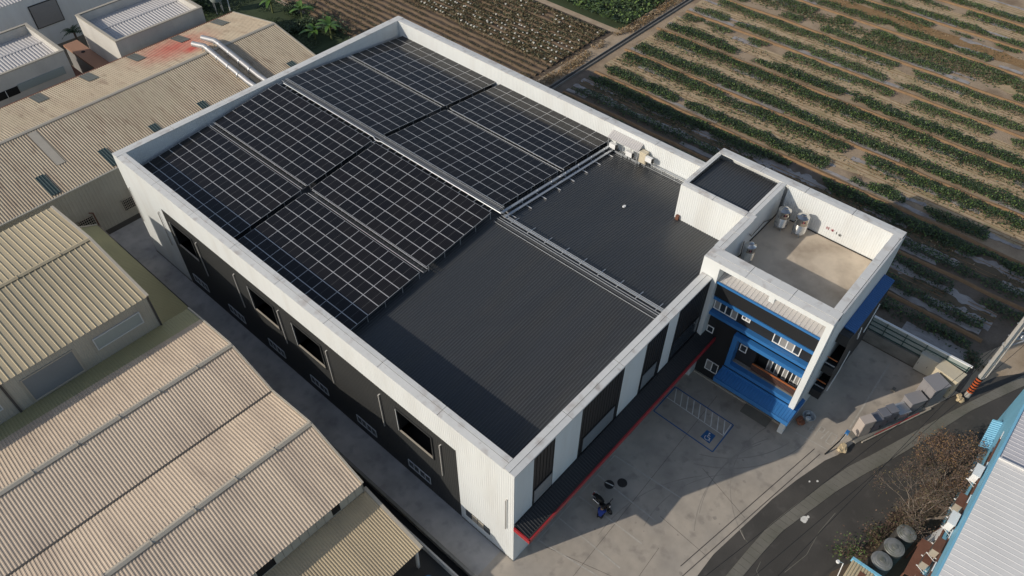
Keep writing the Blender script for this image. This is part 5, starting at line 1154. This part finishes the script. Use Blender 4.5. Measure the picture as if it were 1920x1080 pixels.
def person():
    w = thing('person', 'person in a dark blue jacket crouching beside the black scooter', 'person', (6.05, -2.35, 0), rz=R(15))
    # local: facing +x (towards the scooter), crouched
    V = [(0, 0, .36), (.06, 0, .55), (.18, 0, .74), (.24, 0, .86), (.30, 0, .95),                 # pelvis, waist, chest, neck, head base
         (.17, .19, .77), (.34, .25, .60), (.52, .16, .58), (.60, .13, .57),                      # left shoulder, elbow, wrist, palm
         (.17, -.19, .77), (.36, -.24, .58), (.54, -.14, .50), (.62, -.11, .49),
         (.02, .11, .34), (.36, .17, .47), (.10, .15, .10), (.28, .16, .04),                      # left hip, knee, ankle, toe
         (.02, -.11, .34), (.34, -.17, .50), (.10, -.15, .10), (.28, -.16, .04)]
    Eb = [(0, 1), (1, 2), (2, 3), (3, 4), (2, 5), (5, 6), (6, 7), (7, 8), (2, 9), (9, 10), (10, 11), (11, 12), (0, 13), (13, 14), (14, 15), (15, 16), (0, 17), (17, 18), (18, 19), (19, 20)]
    Rr = [.14, .13, .15, .06, .07, .075, .055, .035, .038, .075, .055, .035, .038, .10, .075, .05, .045, .10, .075, .05, .045]
    body = skin_figure('body', V, Eb, Rr, 'skin', w)
    for sg, (wx, wy, wz) in ((1, (.60, .13, .57)), (-1, (.62, -.11, .49))):
        for f in range(4):
            y0 = wy+(f-1.5)*.02; skin_figure('finger', [(wx+.02, y0, wz), (wx+.06+.008*(1-abs(f-1.5)), y0, wz-.01), (wx+.085+.008*(1-abs(f-1.5)), y0, wz-.035)], [(0, 1), (1, 2)], [.010, .009, .008], 'skin', body, sub=1)
        skin_figure('thumb', [(wx-.01, wy-sg*.03, wz), (wx+.03, wy-sg*.06, wz+.005), (wx+.055, wy-sg*.06, wz-.01)], [(0, 1), (1, 2)], [.012, .011, .009], 'skin', body, sub=1)
    skin_figure('jacket', [(-.03, 0, .38), (.06, 0, .56), (.17, 0, .74), (.22, 0, .83), (.17, .19, .77), (.34, .25, .60), (.49, .17, .583), (.17, -.19, .77), (.36, -.24, .58), (.51, -.15, .51)], [(0, 1), (1, 2), (2, 3), (2, 4), (4, 5), (5, 6), (2, 7), (7, 8), (8, 9)], [.165, .16, .175, .08, .095, .075, .05, .095, .075, .05], 'shirt', w)
    skin_figure('trousers', [(0, 0, .36), (.02, .11, .34), (.36, .17, .47), (.11, .15, .13), (.02, -.11, .34), (.34, -.17, .50), (.11, -.15, .13)], [(0, 1), (1, 2), (2, 3), (0, 4), (4, 5), (5, 6)], [.15, .12, .09, .065, .12, .09, .065], 'trouser', w)
    b = MB(); b.sphere((.34, 0, 1.04), .105, 14, sq=(1.05, .82, 1.2)); hd = b.build('head', 'skin', w, smooth=80, local=True)
    b = MB(); b.sphere((.305, 0, 1.085), .122, 14, sq=(1.0, .86, 1.05), jit=.02); b.build('hair', 'hair', hd, smooth=80, local=True)
    b = MB(); b.sphere((.455, 0, 1.02), .018, 8, sq=(1.2, .8, 1.3)); b.build('nose', 'skin', hd, local=True)
    for y in (-.035, .035):
        b = MB(); b.sphere((.435, y, 1.05), .012, 8); b.build('eye', 'hair', hd, local=True); b = MB(); b.sphere((.34, y*2.6, 1.03), .025, 8, sq=(.8, .4, 1.2)); b.build('ear', 'skin', hd, local=True)
    b = MB(); b.box(.437, -.022, .972, .444, .022, .98); b.build('mouth', 'red', hd, local=True)
    for y in (-.16, .16): b = MB(); b.sphere((.2, y, .045), .1, 10, sq=(1.35, .45, .45)); b.build('shoe', 'rubber', w, smooth=60, local=True)
person()
w = thing('washing_tub', 'round white tub heaped with pale bags beside the office wall', 'tub', (22.75, -9.1, 0))
b = MB(); b.lathe([(.34, .0), (.44, .3), (.48, .34), (.44, .34), (.36, .1), (.05, .06)], (22.75, -9.1, .004), 22); b.build('tub', 'bagw', w, smooth=40)
b = MB(); b.sphere((22.5, -9.15, .32), .22, 10, sq=(1, 1, .6), jit=.12); b.sphere((22.9, -8.95, .3), .18, 10, sq=(1.1, .8, .6), jit=.12); b.build('bag', 'bagw', w); b = MB(); b.sphere((22.75, -9.05, .3), .16, 8, sq=(1.1, .9, .6), jit=.1); b.build('dark_bag', 'blackp', w)
w = thing('brown_bundle', 'reddish brown bundle of sacks on the lot beside the white tub', 'bundle', (22.05, -8.85, 0)); b = MB()
for i in range(5): b.sphere((22.0+random.uniform(-.25, .25), -8.85+random.uniform(-.2, .2), .16+.05*i), .24, 9, sq=(1.2, .8, .6), jit=.15)
b.build('sacks', 'cardb', w)
w = thing('drain_box', 'small pale drain box on the lot near the large grey cabinet', 'box', (29.6, -12.8, 0)); b = MB(); b.box(29.3, -12.95, 0, 29.7, -12.65, .16); b.build('body', 'sill', w); b = MB(); b.box(29.34, -12.91, .16, 29.66, -12.69, .175); b.build('lid', 'wallc', w)

# ================================================================ BLUE BUILDING, BOTTOM RIGHT
bl = thing('blue_building', 'sky blue building with white ribbed roof at the lower right corner', 'building', (20, -24, 0))
yw, xe = -19.62, 31.5; xs_ = 22.15
b = MB(); b.quad((xe, yw, 0), (-5, yw, 0), (-5, yw, 6.9), (xe, yw, 6.9)); b.quad((xe, yw, 0), (xe, -40, 0), (xe, -40, 6.9), (xe, yw, 6.9)); b.quad((-5, yw, 0), (-5, -40, 0), (-5, -40, 6.9), (-5, yw, 6.9)); b.quad((-5, -40, 0), (xe, -40, 0), (xe, -40, 6.9), (-5, -40, 6.9)); b.build('wall', 'blue_wall', bl)
b = MB(); b.corr((xs_, yw-.1, 7.05), (-1, 0, 0), (0, -20, 2.4), (0, .12, 1), xs_+5, .4, .012, .03, .02); b.build('white_roof', 'white_roof', bl)
b = MB(); b.corr((xe, yw-.1, 6.95), (-1, 0, 0), (0, -20, 2.2), (0, .12, 1), xe-xs_-.08, .34, .018, .04, .02); b.build('lilac_roof', 'lilac_roof', bl)
b = MB(); b.box(-5, yw-.12, 6.86, xe, yw+.02, 7.03); b.build('eave_trim', 'blue_wall', bl); b = MB(); b.beam((xs_+.02, yw-.1, 7.12), (xs_+.02, yw-20, 9.5), .12, .1); b.build('step_trim', 'white_roof', bl)
for x in (24.2, 21.2, 18.2, 15.2, 12.6):
    b = MB(); b.box(x-1.2, yw+.003, 4.3, x+1.1, yw+.03, 5.5); wn = b.build('window', 'glass', bl); b = MB(); b.box(x-1.25, yw+.005, 5.5, x+1.15, yw+.10, 5.56); b.box(x-1.25, yw+.07, 5.44, x+1.15, yw+.10, 5.5); b.build('brown_hood', 'rust', wn)
    b = MB(); b.box(x+.9, yw+.03, 5.57, x+1.6, yw+.09, 5.60); b.build('white_flashing', 'frame', wn)
w = thing('wall_canopy', 'translucent blue ribbed canopy on the side of the blue building', 'canopy', (26.8, -19.3, 3)); b = MB(); b.corr((28.8, yw+.01, 3.3), (-1, 0, 0), (0, .6, -.22), (0, .3, 1), 2.9, .2, .03, .06, .03); b.build('sheet', 'blue_wall', w)
for x in (26.1, 27.4, 28.6): b = MB(); b.beam((x, yw, 2.8), (x, yw+.56, 3.0), .05, .05); b.build('bracket', 'galv', w)
def ac_unit(lab, x, z, m):
    w = thing('air_conditioner', lab, 'air conditioner', (x, yw+.4, z), group='air conditioners on the blue wall')
    b = MB(); b.box(x-.48, yw+.14, z, x+.48, yw+.52, z+.72); b.build('housing', m, w)
    b = MB(); b.lathe([(.27, 0), (.27, .02), (.03, .03)], (0, 0, 0), 16); b.v = [(x-.1+p[0], yw+.525+p[2], z+.36+p[1]) for p in b.v]; b.build('fan_grille', 'seam', w)
    b = MB(); b.box(x-.5, yw+.10, z+.723, x+.5, yw+.56, z+.75); b.build('lid', 'frame' if m == 'frame' else 'rust', w)
    b = MB()
    for sx in (-.4, .4): b.beam((x+sx, yw, z-.04), (x+sx, yw+.62, z-.04), .05, .05); b.beam((x+sx, yw+.55, z-.05), (x+sx, yw, z-.4), .04, .04)
    for k in (.15, .3, .45): b.beam((x-.5, yw+k, z-.03), (x+.5, yw+k, z-.03), .03, .03)
    b.build('bracket', 'frame', w)
ac_unit('white air conditioner high on the blue wall, farthest up the road', 21.6, 5.1, 'frame'); ac_unit('rust topped air conditioner on the blue wall behind the bare tree', 19.3, 4.6, 'sill')
ac_unit('pale grey air conditioner under the roof edge between the rusty ones', 17.3, 5.2, 'frame'); ac_unit('rusty air conditioner, upper one of the close pair on the blue wall', 15.3, 4.9, 'sill'); ac_unit('rusty air conditioner, lower one of the close pair on the blue wall', 15.0, 3.7, 'sill'); ac_unit('brown air conditioner nearest the bottom edge of the blue wall', 12.9, 4.2, 'sill')
w = thing('rusty_shelter', 'rusty brown sheet shelter against the blue wall beside the round tanks', 'shelter', (16, -19, 0)); b = MB(); b.hexa([(14.3, -19.5, 2.75), (14.3, -18.75, 2.6), (17.2, -18.75, 2.6), (17.2, -19.5, 2.75), (14.3, -19.5, 2.82), (14.3, -18.75, 2.67), (17.2, -18.75, 2.67), (17.2, -19.5, 2.82)]); b.build('sheet', 'rust', w)
for x in (14.4, 17.1): b = MB(); b.beam((x, -18.8, 0), (x, -18.8, 2.6), .08, .08); b.build('post', 'rust', w)
w = thing('leaning_sheets', 'rusty and white metal sheets leaning on the blue wall', 'sheet metal', (18.2, -19.4, 0)); b = MB(); b.hexa([(17.6, -19.2, 0), (19.2, -19.2, 0), (19.2, -19.15, 0), (17.6, -19.15, 0), (17.6, -19.58, 3.0), (19.2, -19.58, 3.0), (19.2, -19.53, 3.0), (17.6, -19.53, 3.0)]); b.build('rusty_sheet', 'rust', w); b = MB(); b.hexa([(17.8, -19.1, 0), (18.9, -19.1, 0), (18.9, -19.06, 0), (17.8, -19.06, 0), (17.8, -19.5, 2.7), (18.9, -19.5, 2.7), (18.9, -19.46, 2.7), (17.8, -19.46, 2.7)]); b.build('white_sheet', 'frame', w)
def drum(lab, x, y, r, h):
    w = thing('steel_tank', lab, 'tank', (x, y, 0), group='weathered steel tanks behind the shed'); b = MB(); pr = [(r, 0)]
    for k in range(8): z = h*(k+.5)/8; pr += [(r, z-.04), (r+.02, z), (r, z+.04)]
    pr += [(r, h-.02), (r*.98, h)]; b.lathe(pr, (x, y, 0), 28); b.build('tank_body', 'drumside', w, smooth=40)
    b = MB(); b.lathe([(r*1.0, h+.004), (r*.97, h+.03), (r*.8, h+.05), (r*.78, h+.07), (r*.6, h+.08), (r*.58, h+.1), (r*.25, h+.11), (r*.24, h+.15), (.02, h+.16)], (x, y, 0), 28); b.build('lid', 'lidm', w, smooth=30)
    return w
M['lidm'] = mat('weathered_lid', (.27, .27, .26), .5, metal=.25, var=.25, scale=3, col2=(.10, .11, .07), amt2=.7, s2=1.8)
drum('weathered round steel tank with a ringed lid nearest the ribbed shed', 14.3, -17.5, .63, 2.4); drum('weathered round steel tank with green moss, middle of the three', 15.65, -17.72, .63, 2.4); drum('weathered round steel tank under the bare twigs', 17.2, -17.95, .6, 2.2)
w = thing('shed', 'small shed with cream ribbed roof and blue edge at the bottom border', 'shed', (11, -17, 0)); b = MB(); b.corr((12.95, -17.5, 2.7), (0, 1, 0), (-6, 0, -.5), (0, 0, 1), 1.38, .17, .05, .07, .03); b.build('roof', 'gold_roof', w)
b = MB(); b.box(12.97, -17.9, 2.45, 13.15, -16.05, 2.78); b.build('blue_edge', 'blue_wall', w); b = MB(); b.box(6, -17.45, 0, 12.9, -16.25, 2.15); b.build('wall', 'shutter', w); b = MB(); b.quad((12.6, -17.1, 2.735), (12.6, -16.75, 2.735), (11.9, -16.75, 2.69), (11.9, -17.1, 2.69)); b.build('rust_patch', 'rust', w)
b = MB(); b.tube([(12.0, -15.95, 1.6), (12.5, -15.8, 2.5), (12.3, -15.6, 2.75)], .03, 6); b.sphere((12.2, -15.5, 2.8), .13, 8); b.build('flood_lamp', 'frame', w)
sheet('planted_verge', [(4, -15.6), (13, -15.6), (14.5, -16.3), (20, -17.0), (27, -18.6), (29, -19.6), (4, -19.6)], .003, 'darksoil')
# bare brown tree and shrubs between the road and the blue wall
def tree(nm, lab, base, H, Rr, seed, nleaf, mats, lsize):
    random.seed(seed); w = thing(nm, lab, 'tree', (*base, 0), group=None); b = MB(); tips = []; mid = []
    def grow(p, d, L, r, dep):
        q = p+d*L*.5+Vector((random.uniform(-1, 1), random.uniform(-1, 1), random.uniform(-.5, .5)))*L*.08; e = p+d*L
        b.tube([p, q, e], [r, r*.82, r*.62], 5 if dep < 2 else 3, cap=False)
        if dep >= 1: mid.append(q)
        if dep >= 5: tips.append(e); return
        for _ in range(random.choice((2, 3, 3)) if dep < 3 else random.choice((2, 3))):
            nd = (d+Vector((random.uniform(-1, 1), random.uniform(-1, 1), random.uniform(-.45, .55)))*.72).normalized(); grow(e, nd, L*random.uniform(.62, .86), r*.6, dep+1)
    for k in range(7):
        t = k*.9+random.uniform(-.4, .4); grow(Vector((base[0]+.2*math.cos(t), base[1]+.2*math.sin(t), 0)), Vector((math.cos(t)*Rr, math.sin(t)*Rr, 1)).normalized(), H*.36, .05, 0)
    b.build('trunk', 'twig', w); P = np.array([tuple(p) for p in tips+mid]); q = P[rng.integers(0, len(P), nleaf)]+rng.normal(0, .16, (nleaf, 3)); q[:, 2] = np.clip(q[:, 2], .1, None)
    leaves('crown', q, lsize*rng.uniform(.6, 1.3, nleaf), mats, parent=w, aspect=.6, up=0); return w
tree('bare_tree', 'bare twiggy tree with pale branches between the road and the blue wall', (20.3, -18.3), 3.4, .75, 11, 2600, ['leaf_br', 'leaf_ol', 'leaf_br'], .10)
tree('brown_tree', 'brown leaved tree at the far end of the bare twigs beside the blue canopy', (24.2, -18.6), 3.3, .6, 23, 7000, ['leaf_br', 'leaf_br', 'leaf_br', 'brownstraw'], .115)
tree('brown_tree', 'tangle of brown twigs and dry leaves beside the rust topped air conditioner', (22.2, -18.7), 3.0, .7, 31, 4200, ['leaf_br', 'leaf_ol', 'leaf_br'], .105)
bush('shrub', 'straggly green and rust shrub at the road edge near the shed', 'shrub', (14.8, -16.0), 1.0, 1.4, 420, ['leaf_m', 'leaf_br', 'leaf_l', 'leaf_br'], .16, asp=.5)
bush('shrub', 'low brown shrub between the road and the middle steel tank', 'shrub', (16.9, -16.8), 1.1, 1.1, 700, ['leaf_br', 'leaf_br', 'leaf_ol', 'leaf_m'], .15, asp=.5)
bush('shrub', 'dry reddish shrub under the bare tree beside the road', 'shrub', (18.9, -17.3), 1.2, 1.2, 800, ['leaf_br', 'leaf_br', 'leaf_ol'], .15, asp=.5)
bush('weeds', 'green weeds at the foot of the utility pole on the field side', 'weeds', (36.2, -16.3), .9, .7, 350, ['leaf_m', 'leaf_d', 'leaf_ol'], .2)
